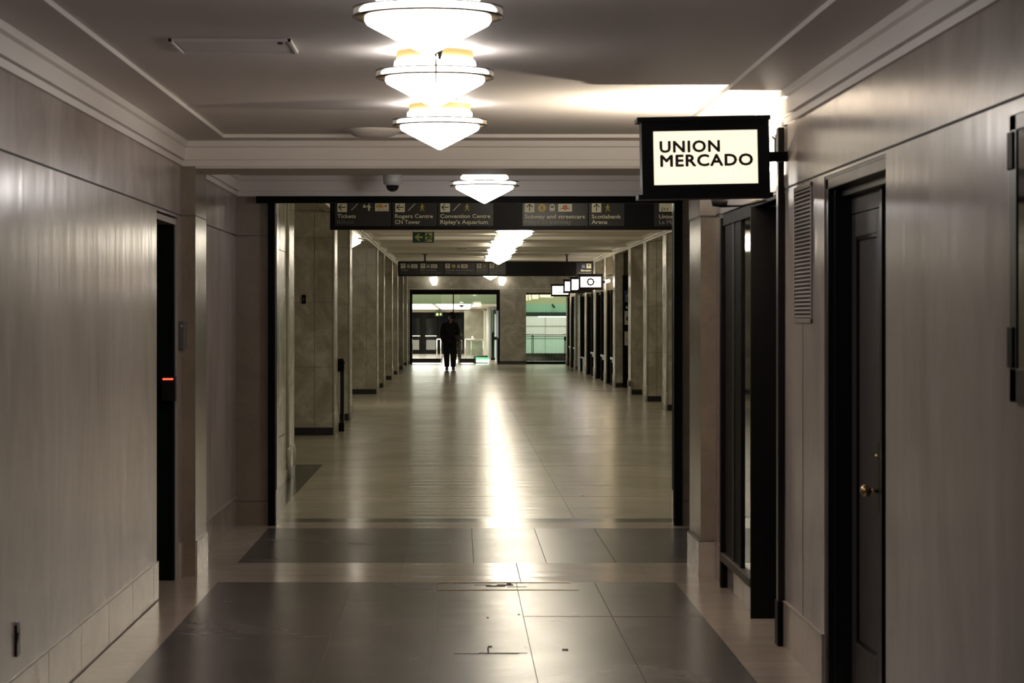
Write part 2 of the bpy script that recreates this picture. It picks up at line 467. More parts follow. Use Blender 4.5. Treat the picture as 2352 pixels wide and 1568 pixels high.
struct(mb, 'baseboard_right')

# portal wall (faces the camera at the end of the vestibule)
mb = MB()
mb.box(-2.4, -1.44, Y3, Y3 + .3, 0, 2.6, 'wall_tan')
mb.box(1.72, 2.6, Y3, Y3 + .3, 0, 2.6, 'wall_tan')
mb.box(-7, -2.4, Y3 + .1, Y3 + .3, 0, 3.6, 'hall_marble'); mb.box(2.6, 5.2, Y3 + .1, Y3 + .3, 0, 3.6, 'hall_marble')
mb.box(-2.4, 2.6, Y3, Y3 + .3, 2.6, 3.6, 'hall_marble')
for (a, b) in ((-1.76, -1.50), (1.77, 2.15)):
    mb.box(a, b, Y3 - .0015, Y3, ZJ - .003, ZJ + .002, 'joint_soft')
    mb.box(a, b, Y3 - .010, Y3, 0, .19, 'wall_tan'); mb.box(a, b, Y3 - .012, Y3, .186, .191, 'joint_soft')
struct(mb, 'wall_portal')

# beam between the two ceiling bays
mb = MB(); mb.box(-2.4, 2.6, Y1 + .001, Y2, 2.592, 3.1, 'plaster'); struct(mb, 'beam_vestibule')

# ceilings of the vestibule : border + slightly raised inner panel
def tray(mb, x0, x1, y0, y1, z, ix0, ix1, iy0, iy1, up=.022):
    o = [(x0, y0), (x1, y0), (x1, y1), (x0, y1)]; i = [(ix0, iy0), (ix1, iy0), (ix1, iy1), (ix0, iy1)]
    for k in range(4):
        q = (k + 1) % 4
        mb.quad([(*o[k], z), (*o[q], z), (*i[q], z), (*i[k], z)], 'plaster')
        mb.quad([(*i[k], z), (*i[q], z), (i[q][0], i[q][1], z + up), (i[k][0], i[k][1], z + up)], 'plaster_trim')
    mb.quad([(*c, z + up) for c in i], 'plaster')
    # upper skin gives the slab a thickness
    mb.quad([(*c, z + .25) for c in o], 'plaster')
mb = MB()
tray(mb, XL - .3, XR + .3, -1, Y1 + .05, ZC, -1.46, 1.33, 0.5, 15.74)
struct(mb, 'ceiling')
mb = MB()
tray(mb, XL - .3, XR2 + .3, Y2 - .05, Y3 + .05, ZC, -1.46, 1.87, Y2 + .3, 19.68)
struct(mb, 'ceiling_bay')

# cornices
PROF = [(.014, 2.606), (.014, 2.636), (.004, 2.637), (.004, 2.645), (.030, 2.646), (.030, 2.722), (.034, 2.724), (.047, 2.731), (.047, ZC)]
def cornice_seg(name, A, B, nin, mitre0, mitre1, prof, mat, zoff=0, ext=.0):
    """A,B plan points on the wall line, nin inward normal, mitre +-1 shortens the run by the offset"""
    A, B, n = Vector((*A, 0)), Vector((*B, 0)), Vector((*nin, 0)); d = (B - A).normalized()
    mb = MB(); vs = []
    P = [(0, prof[0][1])] + prof
    for (o, z) in P:
        vs.append(A + n * o + d * o * mitre0 + Vector((0, 0, z)))
        vs.append(B + n * o - d * o * mitre1 + Vector((0, 0, z)))
    fs = [(2 * k, 2 * k + 1, 2 * k + 3, 2 * k + 2) for k in range(len(P) - 1)]
    mb.add(vs, fs, mat)
    return struct(mb, name)
cornice_seg('trim_1', (XL, -1), (XL, Y1), (1, 0), 0, 1, PROF, 'plaster_trim')
cornice_seg('trim_2', (XL, Y1), (XR, Y1), (0, -1), 1, 1, PROF, 'plaster_trim')
cornice_seg('trim_3', (XR, -1), (XR, Y1), (-1, 0), 0, 1, PROF, 'plaster_trim')
cornice_seg('trim_4', (XL, Y2), (XL, Y3), (1, 0), 1, 1, PROF, 'plaster_trim')
cornice_seg('trim_5', (XL, Y3), (XR2, Y3), (0, -1), 1, 1, PROF, 'plaster_trim')
cornice_seg('trim_6', (XR2, Y2), (XR2, Y3), (-1, 0), 1, 1, PROF, 'plaster_trim')
cornice_seg('trim_7', (XL, Y2), (XR2, Y2), (0, 1), 1, 1, PROF, 'plaster_trim')

# ---- the long hall
HJ = (1.22, 1.68, 2.62)
def pier(mb, x0, x1, y0, y1, side, ztop=ZH, facej=()):
    """marble pier with rounded pale corner strips and black base; side is where it meets the hall"""
    mb.box(x0, x1, y0, y1, 0, ztop, 'hall_marble')
    for z in (.95, 1.85, 2.75):
        mb.box(x0 - .002, x1 + .002, y0 - .002, y1 + .002, z - .003, z + .002, 'joint_faint')
    for q in facej: mb.box(q - .003, q + .003, y0 - .002, y0, .1, ztop - .1, 'joint_faint')
    xe = x1 if side == 'L' else x0
    s = 1 if side == 'L' else -1
    for ye in (y0, y1):   # bullnose corner strips
        for r_, dz in ((.028, 0),):
            vs = MB()
        mb.tube([(xe - s * .012, ye, .30), (xe - s * .012, ye, ztop - .13)], .015, 'hall_trim', 12)
        mb.tube([(xe - s * .004, ye, .0), (xe - s * .004, ye, .27), (xe - s * .012, ye, .32)], [.022, .022, .015], 'hall_trim', 12)
        mb.tube([(xe - s * .012, ye, ztop - .14), (xe - s * .004, ye, ztop - .10), (xe - s * .004, ye, ztop - .01)], [.015, .024, .024], 'hall_trim', 12)
    mb.box(x0 - .012, x1 + .012, y0 - .012, y1 + .012, 0, .105, 'black_stone')
    mb.box(x0 - .02, x1 + .02, y0 - .02, y1 + .02, ztop - .07, ztop, 'hall_cornice')
left_piers = [(25.7, 26.5, -2.05), (35.2, 36.0, -5.9), (40.2, 41.0, -5.9), (53.8, 54.6, -5.9), (58.7, 59.5, -2.5), (66.0, 66.8, -2.5), (72.0, 72.8, -2.5), (79.0, 79.8, -2.5), (85.3, 86.1, -2.5)]
n = 1
for (y0, y1, xx) in left_piers:
    mb = MB(); pier(mb, xx, XH0, y0, y1, 'L', facej=((-2.0,) if y0 == 35.2 else (-1.95,) if y0 == 53.8 else ()))
    struct(mb, 'pillar_left' if n == 1 else 'pillar_left.%03d' % (n - 1)); n += 1
mb = MB()
mb.box(-2.4, -1.745, Y3 + .3, 25.7, 0, ZH + .2, 'hall_marble')
mb.box(-1.745, -1.743, 20.3, 25.7, 2.30, 2.306, 'joint'); mb.box(-1.745, -1.742, 20.3, 25.7, .47, .476, 'joint_soft')
mb.box(-1.745, -1.735, 20.3, 25.7, 0, .10, 'hall_marble')
mb.box(-6.3, -6.0, 20.3, 57, 0, ZH + .2, 'hall_marble')            # end of the side passages
mb.box(-2.4, -2.30, 54.6, YE, 0, ZH + .2, 'hall_marble')           # wall between the far piers
mb.box(-6.3, -2.05, 26.3, 26.5, 0, ZH + .2, 'hall_marble')
struct(mb, 'wall_hall_left')
right_piers = [25.6, 30.3, 35.0, 39.7, 44.4, 49.1, 53.5, 58.9, 62.5, 67.4, 72.2, 78.7, 82.1, 84.9]
n = 1
for y0 in right_piers:
    mb = MB(); d = .8 if y0 < 80 else .6
    pier(mb, XH1, 4.4 if y0 < 58 else 3.86, y0, y0 + d, 'R', facej=((XH1 + .20,) if y0 in (44.4, 49.1) else ()))
    struct(mb, 'pillar_right' if n == 1 else 'pillar_right.%03d' % (n - 1)); n += 1
mb = MB()
mb.box(4.4, 4.7, 20.3, 59.7, 0, ZH + .2, 'hall_marble')
mb.box(3.86, 4.7, 59.7, YE, 2.30, ZH + .2, 'hall_marble')
mb.box(4.35, 4.7, 59.7, YE, 0, 2.3, 'black')
struct(mb, 'wall_hall_right')

# hall ceiling with shallow cross beams and cornices
mb = MB()
mb.box(-6.3, 5.2, 20.3, YE, ZH, ZH + .3, 'hall_ceil')
struct(mb, 'ceiling_hall')
mb = MB()
k = 0
for y in (25.7, 30.6, 35.2, 40.2, 44.4, 49.1, 53.8, 58.9, 67.0, 72.2, 79.0):
    mb = MB(); mb.box(XH0, XH1, y, y + .8, ZH - .045, ZH, 'hall_cornice'); mb.box(XH0, XH1, y + .1, y + .7, ZH - .06, ZH - .044, 'hall_ceil')
    k += 1; struct(mb, 'beam_hall_%d' % k)
HP = [(.02, ZH - .11), (.02, ZH - .08), (.05, ZH - .075), (.05, ZH - .035), (.085, ZH - .02), (.085, ZH)]
cornice_seg('trim_8', (XH0, 20.3), (XH0, YE), (1, 0), 0, 1, HP, 'hall_cornice')
cornice_seg('trim_9', (XH1, 20.3), (XH1, YE), (-1, 0), 0, 1, HP, 'hall_cornice')
# upper infill between the right piers so that the cornice has a wall under it
mb = MB(); mb.box(XH1 + .0, XH1 + .12, 20.3, YE, ZH - .10, ZH, 'hall_marble'); struct(mb, 'beam_cornice_right')
mb = MB(); mb.box(XH0 - .12, XH0, 20.3, YE, ZH - .10, ZH, 'hall_marble'); struct(mb, 'beam_cornice_left')

# end wall of the hall
mb = MB()
za, zb = EYE + .94, EYE + .83
mb.box(-2.6, -1.68, YE, YE + .35, 0, za, 'hall_marble')
mb.box(-2.6, 5.2, YE, YE + .35, za, ZH + .3, 'hall_marble')
mb.box(1.457, 2.37, YE, YE + .35, 0, za, 'hall_marble')
mb.box(2.37, 5.2, YE, YE + .35, zb, za, 'hall_marble')
mb.box(4.25, 5.2, YE, YE + .35, 0, zb, 'hall_marble')
mb.box(1.457, 2.37, YE - .004, YE, 1.43, 1.436, 'joint_soft'); mb.box(1.457, 2.37, YE - .004, YE, .93, .936, 'joint_soft')
mb.box(-2.6, 4.4, YE - .006, YE, za + .03, za + .045, 'hall_cornice')
struct(mb, 'wall_end')
mb = MB(); mb.box(1.44, 2.39, YE - .02, YE + .37, 0, .105, 'black_stone'); mb.box(-2.6, -1.70, YE - .02, YE + .37, 0, .105, 'black_stone'); struct(mb, 'baseboard_end')

def sroot(name, loc):
    o = bpy.data.objects.new(name, None); COL.objects.link(o); o.location = loc; o['kind'] = 'structure'; o.empty_display_size = .1
    bpy.context.view_layer.update(); return o

# ---- portal frame (black steel) : structure
r = sroot('door_3', (0, Y3 - .03, 0))
mb = MB(); mb.bbox(-1.595, 1.775, Y3 - .07, Y3 - .004, 2.547, 2.600, 'black', .003); mb.build('header', r)
mb = MB(); mb.bbox(-1.500, -1.446, Y3 - .06, Y3 + .06, 0, 2.548, 'black', .003); mb.build('door_post', r)
mb = MB(); mb.bbox(1.708, 1.772, Y3 - .06, Y3 + .06, 0, 2.548, 'black', .003); mb.build('door_post', r)
mb = MB(); mb.box(-1.446, -1.440, Y3 - .02, Y3 + .03, .10, 2.49, 'chrome'); mb.box(-1.440, -1.4375, Y3 - .03, Y3 + .03, .28, 2.47, 'black'); mb.build('track', r, label='steel track strip inside the post')
mb = MB(); mb.box(1.700, 1.708, Y3 - .02, Y3 + .03, .14, 2.49, 'chrome'); mb.box(1.697, 1.700, Y3 - .03, Y3 + .03, .28, 2.47, 'black'); mb.build('track', r, label='steel track strip inside the post')

# ---- left door, seen edge-on in its reveal
r = sroot('door_1', (XL - .1, 15.3, 0))
mb = MB(); mb.bbox(-1.985, -1.94, 14.78, 15.80, .01, 2.20, 'black_gloss', .003); mb.build('door_leaf', r)
mb = MB(); mb.box(-1.99, XL - .018, 15.80, 15.868, 0, 2.235, 'black'); mb.box(-1.99, XL - .10, 14.752, 14.80, 0, 2.235, 'black'); mb.build('door_frame', r)
mb = MB(); mb.bbox(-1.99, XL - .012, 14.76, 15.865, 2.225, 2.262, 'grille', .003); mb.build('door_closer', r, label='grey door closer rail over the black door')
mb = MB(); mb.tube([(-1.94, 15.62, .97), (-1.885, 15.62, .97)], .016, 'chrome'); mb.tube([(-1.885, 15.62, .97), (-1.88, 15.52, .968)], .009, 'chrome'); mb.build('handle', r, label='steel lever handle')

# ---- right panelled door in its reveal
r = sroot('door_2', (1.75, 10.8, 0))
mb = MB()
x = 1.750
mb.box(x + .012, x + .05, 10.40, 11.22, .02, 2.10, 'bronze_grey')
for (a, b, c, d) in ((11.10, 11.22, .02, 2.10), (10.40, 10.53, .02, 2.10), (10.53, 11.10, 2.00, 2.10), (10.53, 11.10, .02, .22)):
    mb.bbox(x - .004, x + .03, a, b, c, d, 'bronze_grey', .004)
for (a, b, c, d) in ((11.085, 11.10, .22, 2.0), (10.53, 10.545, .22, 2.0), (10.545, 11.085, 1.985, 2.0), (10.545, 11.085, .22, .235)):
    mb.bbox(x + .002, x + .02, a, b, c, d, 'black_gloss', .002)
mb.build('door_leaf', r)
mb = MB()
mb.bbox(XR + .006, 1.80, 11.23, 11.308, 0, 2.27, 'black_gloss', .004)
mb.bbox(XR + .030, 1.79, 11.19, 11.232, 0, 2.24, 'black_gloss', .003)
mb.bbox(XR + .006, 1.80, 9.70, 11.30, 2.215, 2.268, 'black_gloss', .004)
mb.bbox(XR + .06, 1.80, 9.70, 11.28, 2.18, 2.215, 'black_gloss', .003)
mb.box(1.745, 1.80, 9.7, 11.25, 2.105, 2.19, 'bronze_grey')
mb.bbox(1.735, 1.80, 10.34, 10.40, 0, 2.18, 'black_gloss', .003)
mb.build('door_frame', r)
mb = MB(); mb.box(XR + .004, XR + .018, 9.70, 11.30, 2.262, 2.274, 'grille'); mb.build('head_trim', r, label='pale metal head trim')
mb = MB(); mb.tube([(1.745, 10.455, .93), (1.70, 10.455, .93)], .010, 'brass')
mb.lathe([(0.001, -.026), (.014, -.022), (.024, -.008), (.026, 0), (.022, .012), (.010, .024), (.001, .026)], 1.688, 10.455, 'brass', 20, zoff=.93); mb.build('knob', r, label='brass door knob')
mb = MB(); mb.bbox(1.738, 1.748, 10.425, 10.485, .84, 1.13, 'black_gloss', .002); mb.tube([(1.748, 10.455, 1.07), (1.728, 10.455, 1.07)], .012, 'brass'); mb.build('lock_plate', r)
# ---- shop entry (nearest shop on the right)
r = sroot('door_4', (1.7, 13.2, 0))
mb = MB(); mb.bbox(1.605, 1.636, 12.66, 12.74, .22, 2.60, 'black_gloss', .004); mb.build('door_post', r)
mb = MB(); mb.bbox(1.600, 1.640, 12.64, 12.76, 0, .225, 'black', .006); mb.build('post_shoe', r)
mb = MB(); mb.bbox(1.600, 2.1, 13.80, 13.83, 0, 2.25, 'black', .003); mb.build('frame_panel', r)
mb = MB(); mb.bbox(1.620, 1.70, 12.74, 15.45, 2.25, 2.275, 'black', .003); mb.build('header', r)
mb = MB(); mb.bbox(1.606, 1.70, 13.55, 15.45, 2.275, 2.36, 'grille', .004); mb.build('fascia', r, label='pale grey fascia over the window')
mb = MB(); mb.box(2.00, 2.05, 12.74, 13.8, .0, 2.25, 'glass_dark'); mb.build('door_leaf', r)
# ---- window of the nearest shop
r = sroot('window_1', (1.7, 14.6, 0))
mb = MB(); mb.box(1.625, 1.633, 13.83, 14.43, .215, 2.20, 'glass_dark'); mb.build('glass_pane', r)
mb = MB(); mb.bbox(1.600, 1.78, 15.37, 15.45, 0, 2.25, 'black', .004); mb.bbox(1.622, 1.64, 14.43, 15.37, .2, 2.25, 'black', .003); mb.bbox(1.614, 1.64, 14.80, 14.86, .2, 2.25, 'bronze', .003); mb.bbox(1.612, 1.64, 14.40, 14.44, .2, 2.25, 'black', .003)
mb.bbox(1.610, 1.78, 13.83, 15.40, 2.20, 2.25, 'black', .003); mb.build('frame', r)
mb = MB(); mb.bbox(1.596, 1.76, 13.84, 15.40, .165, .215, 'bronze_grey', .006); mb.build('sill', r, label='dark window ledge')
mb = MB(); mb.box(1.64, 1.78, 13.84, 15.38, 0, .165, 'base_marble'); mb.build('plinth', r, label='marble plinth under the ledge')

# shop bays of the hall, right side
gaps = [(59.72, 62.48), (63.32, 67.38), (68.22, 72.18), (73.02, 78.68), (79.52, 82.08), (82.72, 84.88)]
for i, (a, b) in enumerate(gaps):
    L = b - a
    if i == 3:      # wide bay with pale polished glass
        r = sroot('window_%d' % (i + 2), (3.8, a, 0))
        mb = MB(); mb.box(3.80, 3.82, a, a + 3.4, .45, 2.3, 'glass_dark'); mb.build('glass_pane', r)
        mb = MB(); mb.bbox(3.70, 3.86, a + 3.4, a + 3.6, 0, 2.3, 'black', .005); mb.bbox(3.74, 3.84, a, a + 3.4, 2.25, 2.3, 'black', .004); mb.build('frame', r)
        mb = MB(); mb.bbox(3.70, 3.84, a, a + 3.4, .40, .45, 'hall_trim', .008); mb.build('sill', r)
        mb = MB(); mb.box(3.76, 3.84, a, a + 3.4, 0, .40, 'hall_marble'); mb.build('plinth', r)
        mb = MB(); mb.box(3.72, 4.3, a + 3.6, b, 0, 2.3, 'hall_marble'); mb.build('side_wall', r)
        continue
    w1 = a + L * .45
    r = sroot('window_%d' % (i + 2), (3.8, a, 0))
    mb = MB(); mb.box(3.80, 3.82, a, w1, .66, 2.3, 'glass_dark'); mb.build('glass_pane', r)
    mb = MB(); mb.bbox(3.74, 3.86, w1 - .07, w1, .6, 2.3, 'black', .004); mb.bbox(3.74, 3.86, a, a + .06, .6, 2.3, 'black', .004); mb.bbox(3.74, 3.86, a, w1, 2.24, 2.3, 'black', .004); mb.build('frame', r)
    mb = MB(); mb.bbox(3.67, 3.86, a, w1, .62, .68, 'hall_trim', .012); mb.bbox(3.71, 3.86, a, w1, .54, .62, 'hall_trim', .008); mb.build('sill', r)
    mb = MB(); mb.box(3.78, 3.86, a, w1, 0, .60, 'hall_marble'); mb.box(3.778, 3.86, a, w1, .30, .306, 'joint_soft'); mb.build('plinth', r)
    r = sroot('door_%d' % (i + 5), (3.8, w1 + .6, 0))
    mb = MB(); mb.bbox(3.69, 3.86, w1, w1 + .12, 0, 2.3, 'black', .005); mb.bbox(3.69, 3.86, b - .10, b, 0, 2.3, 'black', .005); mb.bbox(3.74, 3.86, w1, b, 2.22, 2.3, 'black', .004); mb.build('door_frame', r)
    mb = MB(); mb.box(4.0, 4.04, w1 + .1, b, 0, 2.25, 'glass_dark'); mb.build('door_leaf', r)
    mb = MB(); mb.box(3.97, 3.99, w1 + .28, w1 + .31, .85, 1.25, 'chrome'); mb.build('handle', r)

# ================================================================== LOBBY BEYOND THE END WALL
mb = MB()
mb.quad([(-4.2, 88.35, 0), (5.2, 88.35, 0), (5.2, 92, 0), (-4.2, 92, 0)], 'floor_hall')
mb.quad([(-4.2, 92, 0), (5.2, 92, 0), (5.2, 126, -.19), (-4.2, 126, -.19)], 'base_marble')
struct(mb, 'floor_lobby')
mb = MB()
mb.box(-4.2, 2.25, 89.6, 90.0, 2.10, 3.5, 'sage')
mb.box(-4.4, -4.2, 88.3, 126, -.3, 3.6, 'cream_paint'); mb.box(5.2, 5.4, 88.3, 126, -.3, 3.6, 'cream_paint')
mb.box(2.15, 2.35, 90.0, 99.9, 0, 3.5, 'white_panel')
mb.box(-4.4, 5.4, 88.35, 126, 3.5, 3.6, 'cream_paint')
mb.box(2.35, 5.2, 93.0, 93.3, 2.11, 3.5, 'lime')
mb.box(2.35, 5.2, 92.95, 93.15, 1.81, 2.11, 'mint')
mb.box(2.35, 5.2, 92.90, 93.2, 1.665, 1.81, 'dark_green')
mb.box(2.35, 5.2, 100.0, 100.3, .9, 3.5, 'white_panel'); mb.box(2.35, 5.2, 99.99, 100.3, -.1, .9, 'aqua_panel')
for x in (3.45, 4.6): mb.box(x, x + .012, 99.97, 99.99, -.1, 1.8, 'grey_ink')
for z in (1.27, .78): mb.box(2.35, 5.2, 99.97, 99.99, z, z + .010, 'joint_soft')
mb.box(2.35, 4.03, 94.0, 94.3, 0, .287, 'black_stone')
mb.box(4.03, 4.10, 94.0, 96.0, 0, .9, 'dark_green'); mb.box(4.10, 4.6, 94.2, 96.0, 0, .75, 'mint'); mb.box(4.03, 4.6, 94.2, 96, .75, 1.05, 'white_panel')
mb.box(-4.2, 1.35, 125.0, 125.3, 1.865, 2.1, 'cream_paint')
mb.box(-4.2, .30, 125.05, 125.3, -.2, 1.865, 'black')
mb.box(.285, 1.20, 118.0, 118.3, -.2, 1.93, 'lobby_marble')
mb.box(1.20, 1.36, 116.0, 118.3, -.2, 1.93, 'cream_paint')
mb.box(1.30, 1.40, 112.0, 114.3, -.2, 1.93, 'bronze')
mb.box(1.35, 2.15, 108.0, 108.3, -.2, 2.1, 'screen_blue')
struct(mb, 'wall_lobby')
mb = MB(); mb.tube([(1.275, 105, -.08), (1.275, 105, 2.05)], .085, 'white_panel', 24); struct(mb, 'column_lobby')
mb = MB(); mb.box(1.33, 1.52, 101.0, 101.1, -.05, 1.92, 'dark_green'); mb.box(1.38, 1.40, 100.95, 101.0, -.05, 2.05, 'chrome'); mb.box(1.46, 1.52, 100.9, 101.0, -.05, 1.75, 'aqua_panel'); struct(mb, 'wall_lobby_side')
mb = MB()   # sloping ceiling with big lit panels
vs = lambda x0, x1, y0, y1, o=0: [(x0, y0, 2.11 - (y0 - 92) * .00285 - o), (x1, y0, 2.11 - (y0 - 92) * .00285 - o), (x1, y1, 2.11 - (y1 - 92) * .00285 - o), (x0, y1, 2.11 - (y1 - 92) * .00285 - o)]
mb.quad(vs(-4.2, 2.15, 90, 125.2), 'cream_paint'); mb.quad([(a, b, c + .1) for a, b, c in vs(-4.2, 2.15, 90, 125.2)], 'cream_paint')
struct(mb, 'ceiling_lobby')
lit = [(-4.0, -.95, 92, 104), (-.80, .48, 92, 104), (.56, .74, 92, 104), (-4.0, -.95, 105, 123), (-.80, .55, 105, 123)]
for i, (a, b, c, d) in enumerate(lit):
    lab = ['wide lit ceiling panel over the lobby doors at the left', 'lit ceiling panel in the middle of the lobby ceiling', 'slim lit strip beside the middle lobby ceiling panel', 'deeper wide lit ceiling panel, far end of the lobby', 'deeper narrow lit ceiling panel, far end of the lobby'][i]
    t = thing('ceiling_light', lab, 'light', (a, c, 2.1), 'lit panels in the lobby ceiling')
    mb = MB(); mb.quad(vs(a, b, c, d, .012), 'lobby_light'); mb.build('diffuser', t)
    mb = MB()
    for (p, q, u, v) in ((a - .04, a, c, d), (b, b + .04, c, d), (a - .04, b + .04, c - .15, c), (a - .04, b + .04, d, d + .15)): mb.quad(vs(p, q, u, v, .014), 'white_panel')
    mb.build('frame', t)
t = thing('ceiling_light', 'long white tube light under the dark green beam beyond the opening', 'light', (3.6, 95, 1.7))
mb = MB(); mb.bbox(3.02, 4.6, 94.9, 95.2, 1.63, 1.675, 'lobby_light', .01); mb.build('diffuser', t)
mb = MB(); mb.box(2.62, 4.6, 94.9, 95.2, 1.676, 1.74, 'black'); mb.build('housing', t)
t = thing('ceiling_light', 'large unseen panel added to light the white-panelled recess beyond the end wall', 'light', (3.7, 97, 3.4))  # added emitter out of sight, brightens the white recess wall
mb = MB(); mb.quad([(2.6, 94, 3.45), (4.9, 94, 3.45), (4.9, 99, 3.45), (2.6, 99, 3.45)], 'lobby_light'); mb.build('diffuser', t)
mb = MB(); mb.box(2.55, 4.95, 93.9, 94, 3.44, 3.5, 'white_panel'); mb.build('frame', t); mb = MB(); mb.box(2.55, 4.95, 99, 99.1, 3.44, 3.5, 'white_panel'); mb.build('frame', t)
t = thing('ceiling_light', 'small unseen panel added to light the pale green wall above the glass opening', 'light', (3.7, 90.5, 3.4))  # added emitter hidden above the opening, brightens the pale green wall
mb = MB(); mb.quad([(2.6, 89.5, 3.45), (4.9, 89.5, 3.45), (4.9, 91.5, 3.45), (2.6, 91.5, 3.45)], 'lobby_light'); mb.build('diffuser', t)
mb = MB(); mb.box(2.55, 4.95, 89.4, 89.5, 3.44, 3.5, 'white_panel'); mb.build('frame', t)
t = thing('ceiling_light', 'unseen strip added to light the sage bulkhead over the glass doors', 'light', (-.2, 88.8, 3.4))  # added strip out of view, brightens the sage bulkhead
mb = MB(); mb.quad([(-3, 88.5, 3.45), (2, 88.5, 3.45), (2, 89.2, 3.45), (-3, 89.2, 3.45)], 'lobby_light'); mb.build('diffuser', t)
mb = MB(); mb.box(-3.05, 2.05, 89.2, 89.25, 3.44, 3.5, 'white_panel'); mb.build('frame', t)

# glass entrance in the end wall
r = sroot('door_10', (-.1, 88.1, 0))
mb = MB()
mb.bbox(-1.68, 1.457, 88.02, 88.2, Z(676, 88), za, 'black', .006)
mb.bbox(-1.68, X(947, 88), 88.02, 88.2, 0, 2.43, 'black', .006)
mb.bbox(X(1145, 88), 1.457, 88.02, 88.2, 0, 2.43, 'black', .006); mb.bbox(X(1140.5, 88), X(1145, 88), 88.05, 88.2, Z(713, 88), 2.43, 'black', .005)
mb.bbox(X(1145, 88) - .05, X(1145, 88), 88.05, 88.2, 0, .9, 'dark_green', .005)
mb.build('door_frame', r)
mb = MB(); mb.bbox(X(1040, 88), X(1042.5, 88), 88.1, 88.16, Z(720, 88), 2.43, 'black', .003); mb.build('mullion', r)
for (a, b) in ((947, 1013), (1056, 1140)):
    q = MB(); q.box(X(a, 88.1), X(b, 88.1), 88.12, 88.135, .19, 2.42, 'glass'); g = q.build('glass_panel', r)
    q = MB(); q.bbox(X(a, 88.1), X(min(b, 1090), 88.1), 88.09, 88.17, .045, .19, 'black_stone', .01); q.build('bottom_rail', r)
for px in (1014.5, 1053.5):
    x = X(px, 88); s = 1 if px < 1030 else -1
    q = MB(); q.tube([(x, 88.05, .02), (x, 88.05, .18), (x + s * .02, 88.05, .25), (x + s * .07, 88.05, .285)], .018, 'chrome'); q.build('handle', r, label='curved steel pull handle')
q = MB(); q.box(X(1208, 88.1), X(1300, 88.1), 88.12, 88.135, .06, 2.46, 'glass')
r = sroot('window_8', (3, 88.1, 0)); q.build('glass_pane', r)
q = MB(); q.bbox(2.37, 4.25, 88.08, 88.2, 0, .085, 'black', .006); q.build('frame', r); q = MB(); q.bbox(2.37, 4.25, 88.08, 88.2, zb - .06, zb, 'bronze', .006); q.build('frame', r)

# doors at the far end of the lobby
r = sroot('door_11', (-1.4, 125, -.19))
for (pa, pb) in ((944, 967), (975, 1005), (1045, 1066)):
    q = MB(); x0, x1 = X(pa, 125), X(pb, 125)
    q.bbox(x0, x1, 124.9, 125.05, -.19, 1.75, 'black', .01)
    q.build('door_leaf', r)
    q = MB(); q.box(x0 + .09, x1 - .09, 124.88, 124.9, .0, 1.55, 'glass_dark'); q.box(x0 + .09, x1 - .09, 124.87, 124.88, .02, .50, 'grey_ink'); q.build('glass_pane', r)
    q = MB(); q.bbox(x0 + .03, x1 - .03, 124.78, 124.86, .67, .72, 'chrome', .01); q.build('push_bar', r, label='steel push bar')
t = thing('exit_sign', 'small glowing green exit sign over the dark lobby doors', 'sign', (-.95, 124.8, 1.75))
q = MB(); q.bbox(-1.15, -.75, 124.7, 125.06, 1.67, 1.86, 'exit_green', .01); q.build('housing', t)
q = MB(); q.tube([(-.95, 124.85, 1.85), (-.95, 124.85, 2.03)], .01, 'chrome'); q.build('hanging_rod', t)
q = MB(); q.prism([(-1.08, 1.70), (-.97, 1.70), (-.97, 1.83), (-1.08, 1.83)], 124.69, 124.7, 'exit_lit'); q.prism([(-.93, 1.78), (-.86, 1.70), (-.79, 1.78), (-.83, 1.78), (-.83, 1.83), (-.89, 1.83), (-.89, 1.78)], 124.69, 124.7, 'exit_lit'); q.build('pictogram', t)

# railings in the lobby
def rail_loop(name, label, x0, x1, y, ztop, zbot):
    t = thing(name, label, 'handrail', (x0, y, zbot), None)
    q = MB(); q.tube([(x0, y, zbot), (x0, y, ztop)], .025, 'chrome'); q.build('post', t)
    q = MB(); q.tube([(x1, y, zbot), (x1, y, ztop)], .025, 'chrome'); q.build('post', t)
    q = MB(); q.tube([(x0, y, ztop), (x1, y, ztop)], .028, 'chrome'); q.build('top_rail', t)
    return t
rail_loop('handrail', 'short looped steel handrail just behind the walking person', X(1003.5, 100), X(1012.5, 100), 100, Z(779, 100), -.05)
t = rail_loop('handrail', 'steel handrail with glass infill in front of the marble lobby wall', X(1069, 99), X(1110, 99), 99, Z(779, 99), -.045)
q = MB(); q.box(X(1076, 99), X(1109, 99), 99.0, 99.02, .02, Z(783, 99), 'glass_green'); q.build('glass_panel', t)
q = MB(); q.tube([(X(1082.5, 99), 98.98, -.02), (X(1082.5, 99), 98.98, .70)], .012, 'chrome'); q.build('post', t)
rail_loop('handrail', 'steel handrail at the very edge beside the black door post', X(943, 93), X(946, 93), 93, Z(778, 93), 0)
t = thing('guard_rail', 'steel and glass guard rail beyond the opening, before the white-panelled wall', 'railing', (2.6, 90, 0))
q = MB(); q.tube([(2.36, 90, 1.010), (4.3, 90, 1.010)], .026, 'chrome'); q.build('top_rail', t)
q = MB(); q.tube([(2.36, 90.02, .94), (4.3, 90.02, .94)], .012, 'dark_metal'); q.build('lower_rail', t)
for px in (1223.2,):
    x = X(px, 90)
    q = MB(); q.box(x - .035, x - .012, 89.98, 90.03, 0, .95, 'grille_dark'); q.box(x + .012, x + .035, 89.98, 90.03, 0, .95, 'grille_dark'); q.box(x - .03, x + .03, 89.97, 90.04, .93, .98, 'black'); q.build('post', t)
q = MB(); q.tube([(4.2, 90, 0), (4.2, 90, 1.0)], .02, 'chrome'); q.build('post', t)
q = MB(); q.box(2.40, 4.2, 90.0, 90.012, .08, .92, 'glass'); q.build('glass_panel', t)

